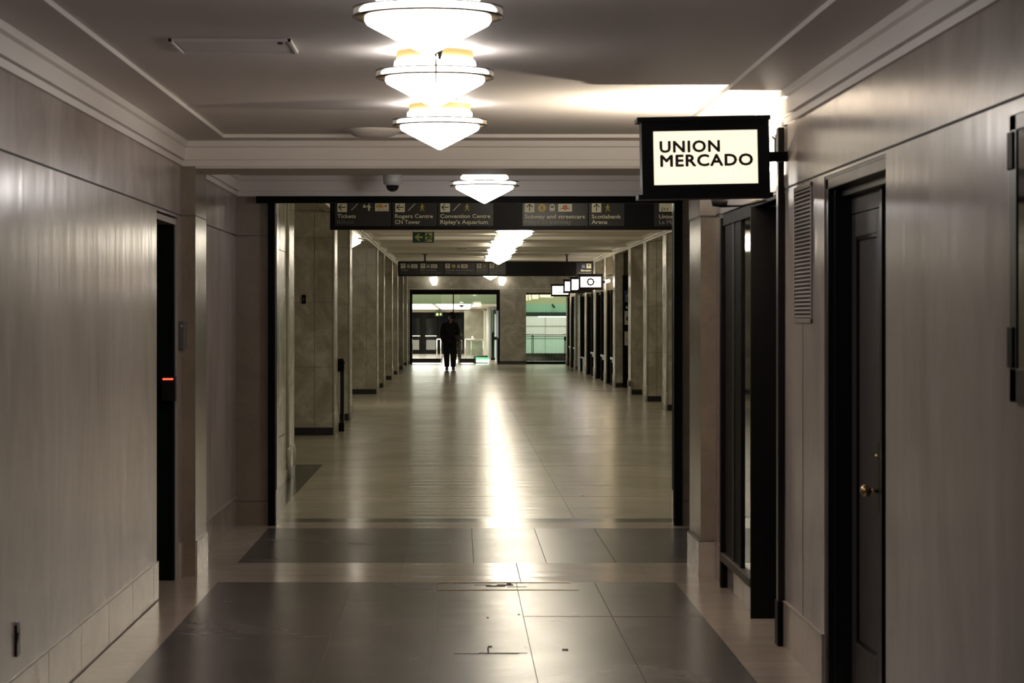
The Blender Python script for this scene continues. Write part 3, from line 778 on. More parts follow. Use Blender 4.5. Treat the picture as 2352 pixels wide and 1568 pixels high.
t = thing('light_box', 'low black box with glowing green and white front, inside the glass entrance', 'light', (.9, 89.2, 0))
q = MB(); q.bbox(.55, 1.05, 89.3, 89.7, 0, .27, 'black', .01); q.build('housing', t)
q = MB(); q.bbox(X(1093, 89), X(1124, 89), 89.0, 89.25, Z(826, 89), Z(821, 89), 'green_light', .008); q.build('green_panel', t)
q = MB(); q.bbox(X(1093.5, 89), X(1123.5, 89), 89.0, 89.25, Z(832, 89) , Z(826, 89) - .001, 'white_light', .008); q.build('white_panel', t)
t = thing('access_post', 'black access post with a card box, inside the glass entrance at its doorway side', 'post', (1.33, 96, 0))
q = MB(); q.bbox(X(1129, 96), X(1134.5, 96), 95.95, 96.1, .0, 1.0, 'black', .015); q.tube([(1.30, 96, .98), (1.34, 96, 1.06), (1.38, 96, 1.0)], .03, 'black'); q.build('post', t)
q = MB(); q.bbox(X(1127.5, 96), X(1137, 96), 95.9, 96.15, 0, .09, 'black', .01); q.build('base', t)
q = MB(); q.bbox(X(1134, 96), X(1143, 96), 95.9, 96.1, Z(780.5, 96), Z(773, 96), 'black_gloss', .01); q.build('card_box', t)
t = thing('wall_clock', 'small round white disc on the marble wall of the lobby', 'disc', (X(1085, 117.95), 117.95, Z(774, 118)))
q = MB(); q.disc(X(1085, 118), Z(774, 118), .058, 117.93, 117.99, 'white_panel'); o = q.build('face', t); 
t.name = 'wall_disc'
t = thing('dome_camera', 'small dark cone-shaped fitting on the bright lobby ceiling', 'camera', (X(1060, 95), 95, 2.08))
q = MB(); q.lathe([(.11, 0), (.11, -.02), (.06, -.06), (.03, -.09), (.001, -.10)], X(1060, 95), 95, 'dome_black', 24, zoff=2.095); q.build('dome', t)
t = thing('dome_camera', 'tilted small camera on the mint fascia beyond the opening', 'camera', (X(1272, 92.9), 92.8, 2.03))
q = MB(); q.tube([(X(1269, 92.9), 92.95, 2.09), (X(1272, 92.9), 92.75, 2.02)], .03, 'grille_dark'); q.lathe([(.03, 0.02), (.045, 0), (.03, -.035), (.001, -.045)], X(1272.5, 92.7), 92.7, 'dome_black', 16, zoff=2.01); q.build('dome', t)

# ================================================================== LAMPS
def lamp(D, zc, zr, bowl, label, group, cx, cy, amber='barrel'):
    t = thing('ceiling_lamp', label, 'lamp', (cx, cy, zc), group)
    R = D / 2
    mb = MB()  # amber collar against the ceiling
    mb.lathe([(R * .655, zc - .002), (R * .66, zr + R * .26), (R * .60, zr + R * .26)], cx, cy, amber, 48); mb.build('collar', t, label='amber glass collar')
    mb = MB()
    mb.lathe([(R * .66, zr + R * .26), (R * .69, zr + R * .24), (R * .70, zr + R * .17), (R * .62, zr + R * .15)], cx, cy, bowl, 48); mb.build('upper_glass', t)
    mb = MB()  # flange ring : bright glass edge between two thin dark metal hoops
    mb.lathe([(R * .70, zr + R * .12), (R * .97, zr + R * .07), (R * 1.0, zr + R * .05), (R * 1.0, zr - R * .03), (R * .97, zr - R * .045), (R * .80, zr - R * .050)], cx, cy, 'brass', 64)
    mb.build('flange', t, label='brass flange')
    mb = MB()
    for (rr, zz, tt) in ((R * 1.0, zr + R * .078, .0038), (R * 1.0, zr - R * .034, .0045)):
        vs = []; fs = []; n = 64; k = 8
        for i in range(n):
            a = 2 * pi * i / n
            for j in range(k):
                b = 2 * pi * j / k
                vs.append((cx + (rr + tt * cos(b)) * cos(a), cy + (rr + tt * cos(b)) * sin(a), zz + tt * sin(b)))
        for i in range(n):
            for j in range(k):
                fs.append((i * k + j, ((i + 1) % n) * k + j, ((i + 1) % n) * k + (j + 1) % k, i * k + (j + 1) % k))
        mb.add(vs, fs, 'dark_metal', True)
    mb.build('hoop', t)
    mb = MB()
    mb.lathe([(R * .97, zr + R * .085), (R * 1.004, zr + R * .07), (R * 1.004, zr - R * .02), (R * .97, zr - R * .035)], cx, cy, 'band', 64)
    mb.build('flange_glass', t)
    mb = MB()  # conical bowl
    pr = [(R * .80, zr - R * .048), (R * .845, zr - R * .056), (R * .85, zr - R * .085), (R * .82, zr - R * .135), (R * .75, zr - R * .175)]
    pr += [(R * (.75 - .70 * q), zr - R * (.175 + .365 * q)) for q in (.25, .5, .75, 1)]
    pr += [(R * .025, zr - R * .552), (R * .001, zr - R * .555)]
    mb.lathe(pr, cx, cy, bowl, 64); mb.build('bowl', t, label='lit diamond-shaped opal bowl')
    return t
G1 = 'diamond bowl lamps of the vestibule'
l1 = lamp(.50, ZC + .022, 2.667, 'bowl', 'largest diamond-bowl lamp, cut by the top edge of the picture', G1, X(983, 8.5), 8.5)
def relamp(src, x, y, z, label, group):
    c = copy_tree(src); c.location = (x, y, z); c['label'] = label; c['group'] = group
    return c
l2 = lamp(.50, ZC + .022, 2.680, 'bowl', 'second diamond-bowl lamp, a thin strap hanging before it', G1, X(999, 10.8), 10.8)
relamp(l2, X(1010, 13.5), 13.5, ZC + .022, 'third diamond-bowl lamp, the last before the ceiling beam', G1)
relamp(l2, X(1113, 18.47), 18.47, ZC + .022 - .065, 'diamond-bowl lamp just above the black portal frame, beside the dome camera', G1)
G2 = 'diamond bowl lamps of the long hall'
h0 = lamp(.68, ZH, 3.06, 'bowl_hall', 'hall lamp with its pointed bowl just in front of the second direction sign', G2, .95, 59.3)
hl = [(.95, 32.0, 'hall lamp hidden above the first direction sign'), (.95, 37.0, 'hall lamp peeking out right under the first direction sign'), (.95, 42.2, 'second lamp in the bright cluster below the first direction sign'),
      (.93, 47.8, 'third lamp in the bright cluster below the first direction sign'), (.93, 53.8, 'fourth lamp in the bright cluster, above the second direction sign'), (.95, 66.0, 'hall lamp hidden behind the second direction sign'),
      (.97, 72.0, 'farther hall lamp hidden behind the second direction sign'), (1.09, 84.4, 'farthest hall lamp, only its tip below the second direction sign'), (.95, 27.0, 'nearest hall lamp, hidden behind the first direction sign'), (.95, 22.6, 'hall lamp just past the black portal, hidden by its lintel'),
      (-2.10, 47.0, 'single diamond lamp at the left, half hidden behind the second marble pier')]
for (x, y, lb) in hl: relamp(h0, x, y, ZH, lb, G2 if x > 0 else 'diamond bowl lamp of the side passage')

# sconces on the end wall
def sconce(x, lab, flip):
    t = thing('wall_sconce', lab, 'sconce', (x, YE, 2.88), 'glass sconces on the end wall')
    q = MB(); q.bbox(x - .05, x + .05, YE - .05, YE, 2.80, 2.96, 'brass', .008); q.build('back_plate', t)
    q = MB()
    q.lathe([(.001, -.15), (.075, -.14), (.10, -.08), (.14, .04), (.13, .15), (.02, .16)], 0, 0, 'sconce', 20)
    a = .16 * flip
    q.v = [(x + vx * cos(a) + vz * sin(a), YE - .17 + vy, 2.88 + vz * cos(a) - vx * sin(a)) for vx, vy, vz in q.v]
    q.build('glass_shade', t)
sconce(X(997, 87.8), 'glowing sconce on the end wall, left one of the two', -1)
sconce(X(1153, 87.8), 'glowing sconce on the end wall, right one of the two', 1)

# ================================================================== OVERHEAD DIRECTION SIGNS
def arrow(mb, x, z, s, y, d, sq='cream_ink'):
    """square icon, lower left at x,z, side s, with an arrow"""
    mb.prism([(x, z), (x + s, z), (x + s, z + s), (x, z + s)], y - .002, y, sq)
    c = (x + s / 2, z + s / 2); L = s * .36; t = s * .045
    P = []
    def seg(ax, az, bx, bz):
        dx, dz = bx - ax, bz - az; l = math.hypot(dx, dz); nx, nz = -dz / l * t, dx / l * t
        mb.prism([(ax + nx, az + nz), (bx + nx, bz + nz), (bx - nx, bz - nz), (ax - nx, az - nz)], y - .004, y - .002, 'ink_black')
    if d == 'L':
        seg(c[0] - L, c[1], c[0] + L, c[1]); seg(c[0] - L, c[1], c[0] - L * .1, c[1] + L * .85); seg(c[0] - L, c[1], c[0] - L * .1, c[1] - L * .85)
    else:
        seg(c[0], c[1] - L, c[0], c[1] + L); seg(c[0], c[1] + L, c[0] - L * .85, c[1] + L * .1); seg(c[0], c[1] + L, c[0] + L * .85, c[1] + L * .1)
def seg_m(mb, a, b, t, y, mat):
    dx, dz = b[0] - a[0], b[1] - a[1]; l = math.hypot(dx, dz) or 1; nx, nz = -dz / l * t, dx / l * t
    mb.prism([(a[0] + nx, a[1] + nz), (b[0] + nx, b[1] + nz), (b[0] - nx, b[1] - nz), (a[0] - nx, a[1] - nz)], y - .003, y, mat)
def stairs_icon(mb, x, z, s, y):
    n = 5; st = s / n
    for i in range(n):
        seg_m(mb, (x + i * st, z + i * st), (x + (i + 1) * st, z + i * st), s * .04, y, 'cream_ink')
        seg_m(mb, (x + (i + 1) * st, z + i * st), (x + (i + 1) * st, z + (i + 1) * st), s * .04, y, 'cream_ink')
def walk_icon(mb, x, z, s, y, mat='yellow_ink'):
    mb.disc(x + s * .52, z + s * .90, s * .10, y - .003, y, mat, 14)
    mb.prism([(x + s * .40, z + s * .78), (x + s * .62, z + s * .76), (x + s * .60, z + s * .42), (x + s * .40, z + s * .42)], y - .003, y, mat)
    seg_m(mb, (x + s * .46, z + s * .46), (x + s * .30, z + s * .04), s * .06, y, mat)
    seg_m(mb, (x + s * .54, z + s * .46), (x + s * .68, z + s * .25), s * .06, y, mat); seg_m(mb, (x + s * .68, z + s * .25), (x + s * .78, z + s * .04), s * .05, y, mat)
    seg_m(mb, (x + s * .42, z + s * .74), (x + s * .24, z + s * .52), s * .045, y, mat); seg_m(mb, (x + s * .60, z + s * .74), (x + s * .80, z + s * .55), s * .045, y, mat)
def ticket_icon(mb, x, z, s, y):
    # bell-shaped counter figure and a person
    mb.prism([(x, z + s * .45), (x + s * .5, z + s * .45), (x + s * .42, z + s * .62), (x + s * .34, z + s * .88), (x + s * .25, z + s * .95), (x + s * .16, z + s * .88), (x + s * .08, z + s * .62)], y - .003, y, 'cream_ink')
    mb.disc(x + s * .92, z + s * .98, s * .09, y - .003, y, 'cream_ink', 12)
    mb.prism([(x + s * .80, z), (x + s * 1.02, z), (x + s * 1.05, z + s * .82), (x + s * .72, z + s * .82)], y - .003, y, 'cream_ink')
    seg_m(mb, (x + s * .75, z + s * .78), (x + s * .52, z + s * .50), s * .05, y, 'cream_ink'); seg_m(mb, (x + s * 1.0, z + s * .75), (x + s * 1.18, z + s * .48), s * .05, y, 'cream_ink')
def tram_icon(mb, x, z, s, y, mat='cream_ink', w=.74):
    mb.prism([(x + s * .06, z + s * .12), (x + s * (w - .06), z + s * .12), (x + s * w, z + s * .30), (x + s * (w - .06), z + s * .85), (x + s * (w - .2), z + s), (x + s * .2, z + s), (x + s * .06, z + s * .85), (x, z + s * .30)], y - .003, y, mat)
    mb.prism([(x + s * .14, z + s * .50), (x + s * (w - .14), z + s * .50), (x + s * (w - .17), z + s * .80), (x + s * .17, z + s * .80)], y - .005, y - .003, 'sign_panel')
    for q in (.20, w - .20): mb.disc(x + s * q, z + s * .28, s * .045, y - .005, y - .003, 'sign_panel', 10)
    seg_m(mb, (x + s * .1, z), (x + s * .2, z + s * .12), s * .035, y, mat); seg_m(mb, (x + s * (w - .1), z), (x + s * (w - .2), z + s * .12), s * .035, y, mat)
def transit_logo(mb, x, z, wd, h, y):
    mb.prism([(x, z), (x + wd, z), (x + wd, z + h), (x, z + h)], y - .002, y, 'cream_ink')
    cx, cz = x + wd / 2, z + h * .48
    mb.prism([(cx - wd * .16, cz + h * .32), (cx + wd * .16, cz + h * .32), (cx + wd * .12, cz - h * .12), (cx + wd * .04, cz - h * .26), (cx - wd * .04, cz - h * .26), (cx - wd * .12, cz - h * .12)], y - .004, y - .002, 'red_ink')
    mb.prism([(cx - wd * .34, cz - h * .02), (cx - wd * .12, cz + h * .04), (cx - wd * .08, cz - h * .10), (cx - wd * .30, cz - h * .10)], y - .004, y - .002, 'red_ink')
    mb.prism([(cx + wd * .34, cz - h * .02), (cx + wd * .12, cz + h * .04), (cx + wd * .08, cz - h * .10), (cx + wd * .30, cz - h * .10)], y - .004, y - .002, 'red_ink')
    seg_m(mb, (cx - wd * .06, cz + h * .2), (cx - wd * .02, cz - h * .12), wd * .012, y - .003, 'cream_ink'); seg_m(mb, (cx + wd * .07, cz + h * .2), (cx + wd * .0, cz + h * .04), wd * .012, y - .003, 'cream_ink'); seg_m(mb, (cx + wd * .0, cz + h * .04), (cx + wd * .07, cz - h * .12), wd * .012, y - .003, 'cream_ink')
def word_logo(mb, x, z, wd, h, y, s, mat, frac=.7):
    mb.prism([(x, z), (x + wd, z), (x + wd, z + h), (x, z + h)], y - .002, y, 'cream_ink')
    text(mb, s, x + wd * (1 - frac) / 2, x + wd * (1 + frac) / 2, z + h * .25, h * .5, y - .004, mat, .05)

def panel(t, y, x0, x1, z0, z1):
    q = MB(); q.bbox(x0, x1, y - .004, y + .01, z0, z1, 'sign_panel', .002)
    return q.build('panel', t)

SY = 29.2
sx = lambda p: X(p, SY); sz = lambda p: Z(p, SY)
t = thing('direction_sign', 'long charcoal direction sign just past the black portal, reading Tickets to Union', 'sign', (.95, SY, 2.66))
q = MB(); q.bbox(sx(758), 3.36, SY, SY + .22, 2.657, 3.025, 'sign_dark', .006); q.build('housing', t)
for x in (-.6, 2.5):
    q = MB(); q.tube([(x, SY + .11, 3.02), (x, SY + .11, ZH)], .022, 'grey_plastic'); q.build('hanging_rod', t)
z0, z1 = sz(519), sz(463)
y = SY - .004
base1, base2, cap = sz(500.5), sz(514), 9.2 * SY / F
iz, isz = sz(487), 22 * SY / F
p = panel(t, SY, sx(769), sx(898), z0, z1)
q = MB(); arrow(q, sx(775), iz, isz, y, 'L'); q.build('pictogram', p)
q = MB(); stairs_icon(q, sx(806), sz(482), 15 * SY / F, y); q.build('pictogram', p)
q = MB(); ticket_icon(q, sx(833), sz(484), 16 * SY / F, y); q.build('pictogram', p)
q = MB(); a, b = sx(861.5), sx(893); q.prism([(a, sz(485)), (b, sz(485)), (b, sz(466)), (a, sz(466))], y - .002, y, 'cream_ink')
text(q, 'VIA', sx(864.5), sx(881), sz(477), 8 * SY / F, y - .004, 'orange_ink', .05)
cx, cz, s_ = sx(886), sz(473), 3.6 * SY / F
q.prism([(cx + s_ * (1 if i % 2 == 0 else .5) * sin(i * pi / 5), cz + s_ * (1 if i % 2 == 0 else .5) * cos(i * pi / 5)) for i in range(10)], y - .004, y - .002, 'red_ink')
text(q, 'VIA Rail', sx(867), sx(889), sz(483), 2.8 * SY / F, y - .004, 'grey_ink', .0)
q.build('railway_logo', p, label='cream plate with orange letters and a red leaf')
q = MB(); text(q, 'Tickets', sx(775), sx(817), base1, cap, y, 'cream_ink', .02); q.build('lettering', p)
q = MB(); text(q, 'Billets', sx(774.5), sx(812), base2 + .002, cap, y, 'dim_ink', .01); q.build('lettering', p, label='dim grey second line')
p = panel(t, SY, sx(902), sx(1003), z0, z1)
q = MB(); arrow(q, sx(908), iz, isz, y, 'L'); q.build('pictogram', p)
q = MB(); stairs_icon(q, sx(936.5), sz(483), 16 * SY / F, y); q.build('pictogram', p)
q = MB(); walk_icon(q, sx(961), sz(485), 17 * SY / F, y); q.build('pictogram', p)
q = MB(); text(q, 'Rogers Centre', sx(907.5), sx(994), base1, cap, y, 'cream_ink', .02); q.build('lettering', p)
q = MB(); text(q, 'CN Tower', sx(907.5), sx(965), base2, cap, y, 'cream_ink', .02); q.build('lettering', p)
p = panel(t, SY, sx(1006), sx(1133), z0, z1)
q = MB(); arrow(q, sx(1011.5), iz, isz, y, 'L'); q.build('pictogram', p)
q = MB(); stairs_icon(q, sx(1040), sz(483), 16 * SY / F, y); q.build('pictogram', p)
q = MB(); walk_icon(q, sx(1064), sz(485), 17 * SY / F, y); q.build('pictogram', p)
q = MB(); text(q, 'Convention Centre', sx(1011.5), sx(1126), base1, cap, y, 'cream_ink', .02); q.build('lettering', p)
q = MB(); text(q, 'Ripley\u2019s Aquarium', sx(1011.5), sx(1120.5), base2, cap, y, 'cream_ink', .02); q.build('lettering', p)
p = panel(t, SY, sx(1200), sx(1350), z0, z1)
q = MB(); arrow(q, sx(1205.5), iz - .003, isz, y, 'U'); q.build('pictogram', p)
q = MB(); q.disc(sx(1245), sz(477.5), 9.3 * SY / F, y - .003, y, 'gold_ink'); text(q, '1', sx(1242.5), sx(1247), sz(482), 9 * SY / F, y - .005, 'grey_ink', .03); q.build('pictogram', p)
q = MB(); tram_icon(q, sx(1262), sz(486), 17 * SY / F, y); q.build('pictogram', p)
q = MB(); transit_logo(q, sx(1282), sz(486), 32 * SY / F, 18 * SY / F, y); q.build('pictogram', p)
q = MB(); text(q, 'Subway and streetcars', sx(1205.5), sx(1343), sz(501.5), cap, y, 'cream_ink', .02); q.build('lettering', p)
q = MB(); text(q, 'M\u00e9tro et tramway', sx(1205), sx(1312), sz(514), cap, y, 'grey_ink', .015); q.build('lettering', p, label='grey second line')
p = panel(t, SY, sx(1353), sx(1434), z0, z1)
q = MB(); arrow(q, sx(1359), iz - .003, isz, y, 'U'); q.build('pictogram', p)
q = MB(); walk_icon(q, sx(1387), sz(486), 17 * SY / F, y); q.build('pictogram', p)
q = MB(); text(q, 'Scotiabank', sx(1359), sx(1426), sz(501.5), cap, y, 'cream_ink', .02); q.build('lettering', p)
q = MB(); text(q, 'Arena', sx(1359), sx(1395), sz(514), cap, y, 'cream_ink', .02); q.build('lettering', p)
p = panel(t, SY, sx(1503), sx(1580), z0, z1)
q = MB(); a, b = sx(1514), sx(1546.5); q.prism([(a, sz(486)), (b, sz(486)), (b, sz(466)), (a, sz(466))], y - .002, y, 'cream_ink')
text(q, 'ju', sx(1518), sx(1534), sz(482.5), 8 * SY / F, y - .004, 'grey_ink', .03); q.build('market_logo', p, label='cream plate with two curved letters')
q = MB(); text(q, 'Union', sx(1514), sx(1548), sz(501.5), cap, y, 'cream_ink', .02); q.build('lettering', p)
q = MB(); text(q, 'Le Ma', sx(1514), sx(1547), sz(514), cap, y, 'grey_ink', .015); q.build('lettering', p, label='grey second line')

# second sign, deep in the hall
SY = 62.8
t = thing('direction_sign', 'second direction sign deep in the hall, Trains to Elevator, hung on two rods', 'sign', (.95, SY, 2.66))
q = MB(); q.bbox(sx(914), sx(1363), SY, SY + .25, sz(634), sz(600), 'sign_dark', .008); q.build('housing', t)
for px in (976, 1302.5):
    q = MB(); q.tube([(X(px, SY), SY + .12, 3.02), (X(px, SY), SY + .12, ZH)], .024, 'grey_plastic'); q.lathe([(.07, 0), (.07, -.015), (.02, -.03)], X(px, SY), SY + .12, 'grey_plastic', 20, zoff=ZH); q.build('hanging_rod', t)
z0, z1 = sz(631), sz(603); y = SY - .004
u = SY / F
def ptop(p_, items):
    for it in items:
        k = it[0]; q = MB()
        if k == 'U': arrow(q, sx(it[1]), sz(616), 10.6 * u, y, 'U')
        elif k == 'tram': tram_icon(q, sx(it[1]), sz(615.5), 8.5 * u, y)
        elif k == 'bus': tram_icon(q, sx(it[1]), sz(615.5), 8 * u, y, w=.9)
        elif k == 'go': word_logo(q, sx(it[1]), sz(615.5), 15 * u, 8.6 * u, y, 'GO', 'grey_ink', .6)
        elif k == 'one': q.disc(sx(it[1]), sz(611), 4.4 * u, y - .003, y, 'gold_ink'); text(q, '1', sx(it[1] - 1), sx(it[1] + 1), sz(613.5), 5 * u, y - .005, 'grey_ink', .03)
        elif k == 'logo': transit_logo(q, sx(it[1]), sz(615.5), 15 * u, 8.6 * u, y)
        elif k == 'walk': walk_icon(q, sx(it[1]), sz(615.5), 8.5 * u, y)
        elif k == 'lift':
            q.prism([(sx(it[1]), sz(616)), (sx(it[1] + 9), sz(616)), (sx(it[1] + 9), sz(606)), (sx(it[1]), sz(606))], y - .002, y, 'blue_ink')
            for dx in (2.2, 4.6, 7): q.prism([(sx(it[1] + dx - .8), sz(615)), (sx(it[1] + dx + .8), sz(615)), (sx(it[1] + dx + .8), sz(610)), (sx(it[1] + dx - .8), sz(610))], y - .004, y - .002, 'screen_blue')
            for dx in (3, 5.5): q.disc(sx(it[1] + dx), sz(608.3), .8 * u, y - .004, y - .002, 'screen_blue', 10)
        q.build('pictogram', p_)
def pl(p_, rows):
    for (s, a, b, zz, mt) in rows:
        q = MB(); text(q, s, sx(a), sx(b), sz(zz), 4.6 * u, y, mt, .02); q.build('lettering', p_)
p = panel(t, SY, sx(917), sx(961.5), z0, z1); ptop(p, [('U', 920.5), ('tram', 935), ('go', 944)]); pl(p, [('Trains', 920.5, 937, 622.3, 'grey_ink')])
p = panel(t, SY, sx(962.5), sx(1019), z0, z1); ptop(p, [('U', 966), ('bus', 979.5), ('go', 989.5)]); pl(p, [('Bus terminal', 966, 1002, 622.3, 'grey_ink'), ('Station d\u2019autobus', 966, 1015, 628.3, 'dim_ink')])
p = panel(t, SY, sx(1020), sx(1091.5), z0, z1); ptop(p, [('U', 1023), ('one', 1041.8), ('tram', 1050), ('logo', 1059)]); pl(p, [('Subway and streetcars', 1023.5, 1087.5, 622.3, 'grey_ink'), ('M\u00e9tro et tramway', 1023.5, 1072, 628.3, 'dim_ink')])
p = panel(t, SY, sx(1092.5), sx(1121), z0, z1); ptop(p, [('U', 1095), ('walk', 1108)]); pl(p, [('Bay St', 1095, 1113, 622.3, 'grey_ink')])
p = panel(t, SY, sx(1122), sx(1162), z0, z1); ptop(p, [('U', 1124.5), ('walk', 1137)]); pl(p, [('Scotiabank', 1125, 1155.5, 622.3, 'grey_ink'), ('Arena', 1125, 1141.5, 628.3, 'grey_ink')])
p = panel(t, SY, sx(1324), sx(1361), z0, z1); ptop(p, [('lift', 1335.5), ('U', 1347)]); pl(p, [('Elevator', 1334.5, 1358, 623, 'cream_ink'), ('Ascenseur', 1328.5, 1358, 629, 'dim_ink')])

# exit sign on two hangers
EY = 40.0
t = thing('exit_sign', 'green running-figure exit sign with a left arrow hanging below the first direction sign', 'sign', (X(972, EY), EY, 2.95))
q = MB(); q.bbox(X(948, EY), X(997, EY), EY, EY + .04, Z(557, EY), Z(532.5, EY), 'exit_green', .004); q.build('housing', t)
q = MB(); q.box(X(947, EY), X(948, EY), EY - .005, EY + .045, Z(557, EY), Z(532.5, EY), 'white_plastic'); q.box(X(997, EY), X(998, EY), EY - .005, EY + .045, Z(557, EY), Z(532.5, EY), 'white_plastic'); q.build('end_cap', t)
for px in (950, 995):
    q = MB(); q.tube([(X(px, EY), EY + .02, Z(534, EY)), (X(px, EY), EY + .02, ZH)], .006, 'white_plastic'); q.build('hanging_rod', t)
e = lambda px, py: (X(px, EY), Z(py, EY))
q = MB()
q.prism([e(952, 544.5), e(961.5, 536), e(965, 536), e(960, 542), e(971, 542), e(971, 547), e(960, 547), e(965, 553), e(961.5, 553)], EY - .004, EY, 'exit_glow')
q.prism([e(976.5, 555), e(992, 555), e(992, 553), e(993, 552), e(993, 534), e(976.5, 534)], EY - .003, EY, 'exit_glow')
q.disc(*e(982.5, 537), .013, EY - .006, EY - .003, 'exit_green', 14)
for a, b in (((982, 539), (984.5, 546)), ((984.5, 546), (978, 554)), ((984, 546), (989.5, 549)), ((989.5, 549), (992.5, 549)), ((982, 540), (977.5, 543)), ((983, 540), (988, 542)), ((988, 542), (990.5, 545))):
    seg_m(q, e(*a), e(*b), .008, EY - .003, 'exit_green')
q.build('pictogram', t, label='luminous yellow-green arrow and running figure')

# ================================================================== SHOP BLADE SIGNS
def blade(name_label, x0, x1, z0, z1, y, facemat, group, roll=0.0, d=.15, wallx=None, printer=None, border=(.058, .040), back='sign_back'):
    t = thing('blade_sign', name_label, 'sign', ((x0 + x1) / 2, y, (z0 + z1) / 2), group)
    bx, bz = border
    q = MB()
    fd = .03
    q.box(x0, x1, y + fd, y + d - fd, z0, z0 + bz, 'sign_dark'); q.box(x0, x1, y + fd, y + d - fd, z1 - bz, z1, 'sign_dark')
    for (ya, yb) in ((y, y + fd), (y + d - fd, y + d)):
        q.box(x0, x0 + bx, ya, yb, z0, z1, 'sign_dark'); q.box(x1 - bx, x1, ya, yb, z0, z1, 'sign_dark')
        q.box(x0 + bx, x1 - bx, ya, yb, z0, z0 + bz, 'sign_dark'); q.box(x0 + bx, x1 - bx, ya, yb, z1 - bz, z1, 'sign_dark')
    q.box(x0, x0 + bx, y + fd, y + d - fd, z0, z1, 'sign_dark'); q.box(x1 - bx, x1, y + fd, y + d - fd, z0, z1, 'sign_dark')
    q.bbox(x0 - .022, x1 + .006, y - .02, y + d + .02, z1 - .002, z1 + .022, 'sign_dark', .004)
    q.bbox(x0 - .022, x1 + .012, y - .02, y + d + .02, z0 - .022, z0 + .002, 'sign_dark', .004)
    q.build('housing', t)
    q = MB(); q.box(x0 + bx, x1 - bx, y + .02, y + .028, z0 + bz, z1 - bz, facemat); f = q.build('lit_face', t, label='glowing front panel')
    q = MB(); q.box(x0 + bx, x1 - bx, y + d - .028, y + d - .004, z0 + bz, z1 - bz, back); q.build('lit_face', t, label='glowing rear panel')
    if wallx:
        q = MB(); zc = (z0 + z1) / 2; q.bbox(x1 - .01, wallx, y + d / 2 - .02, y + d / 2 + .02, zc - .025, zc + .025, 'black', .004)
        q.build('bracket', t)
    if printer: printer(f, y + .018)
    t.rotation_euler = (0, roll, 0)
    return t
UY = 12.5
ux = lambda p: X(p, UY); uz = lambda p: Z(p, UY)
def up(f, y):
    q = MB(); k = UY / F
    text(q, 'UNION', ux(1517), ux(1653.5), uz(347.5), 26.5 * k, y, 'ink_black', .0, 1.12, .05)
    text(q, 'MERCADO', ux(1518), ux(1729), uz(380), 27 * k, y, 'ink_black', .0, 1.10, .05)
    q.build('lettering', f, label='black capital letters')
    q = MB(); text(q, 'EST 1983', ux(1652), ux(1712), uz(394.5), 7.5 * k, y, 'faint_yellow', .01); q.build('lettering', f, label='faint yellow small line')
blade('black box sign with glowing cream face lettered UNION MERCADO over the shop door', ux(1474.5), ux(1768), uz(445), uz(277), UY, 'sign_face', None, roll=radians(-1.1), wallx=XR, printer=up, border=(.058, .048), back='sign_back')
G3 = 'small lit blade signs along the far shops'
def cog(f, y):
    q = MB(); cx, cz = X(1356.5, y), Z(647.2, y); R = 9.2 * y / F; n = 8
    pts = []
    for i in range(n * 8):
        a = 2 * pi * i / (n * 8); pts.append((R * (.86 + .14 * abs(cos(n * a / 2)) ** .7), a))
    vs = []; fs = []
    N_ = len(pts)
    for (r_, a) in pts: vs.append((cx + r_ * sin(a), y - .003, cz + r_ * cos(a)))
    for (r_, a) in pts: vs.append((cx + R * .56 * sin(a), y - .003, cz + R * .56 * cos(a)))
    for i in range(N_): fs.append((i, (i + 1) % N_, N_ + (i + 1) % N_, N_ + i))
    q.add(vs, fs, 'ink_black'); q.build('emblem', f, label='dark scalloped ring emblem')
def sg(z, p0, p1, q0, q1): return X(p0, z), X(p1, z), Z(q1, z), Z(q0, z)
A = sg(62.3, 1329.5, 1384.5, 631, 663.5)
blade('lit white blade sign with a dark scalloped ring, largest of the far shop signs', *A, 62.3, 'sign_face_far', G3, wallx=3.7, printer=cog, border=(.042, .048), d=.15)
blade('plain lit white blade sign next behind the ringed one', X(1309.5, 67.5), X(1309.5, 67.5) + .6, Z(669.5, 67.5), Z(637.5, 67.5), 67.5, 'sign_face_far', G3, wallx=3.7, border=(.045, .045))
def ce(f, y):
    q = MB(); k = y / F
    text(q, 'CE', X(1301, y), X(1313, y), Z(656.5, y), 5 * k, y, 'pink_print', 0); text(q, 'CO', X(1301, y), X(1313, y), Z(664.5, y), 5 * k, y, 'pink_print', 0); q.build('lettering', f)
blade('lit blade sign with thin pale letters, third of the far shop signs', X(1294, 72), X(1294, 72) + .6, Z(671.5, 72), Z(643, 72), 72.0, 'sign_face_far', G3, wallx=3.72, printer=ce, border=(.045, .045))
def swirl(f, y):
    q = MB(); cx, cz = X(1287, y), Z(666.5, y); R = 6.5 * y / F
    vs = []; fs = []
    for i in range(21):
        a = pi * .15 + 2 * pi * .72 * i / 20; w_ = R * .38 * sin(pi * i / 20) + .002
        vs += [(cx - (R) * sin(a) * .8, y - .003, cz + R * cos(a)), (cx - (R - w_) * sin(a) * .8, y - .003, cz + (R - w_) * cos(a))]
    for i in range(20): fs.append((2 * i, 2 * i + 1, 2 * i + 3, 2 * i + 2))
    q.add(vs, fs, 'pink_print'); q.build('emblem', f)
blade('lit blade sign with a pale red swirl, farthest and lowest of the shop signs', X(1266, 81.7), X(1308.5, 81.7), Z(679, 81.7), Z(654, 81.7), 81.7, 'sign_face_far', G3, wallx=3.7, printer=swirl, border=(.042, .042))

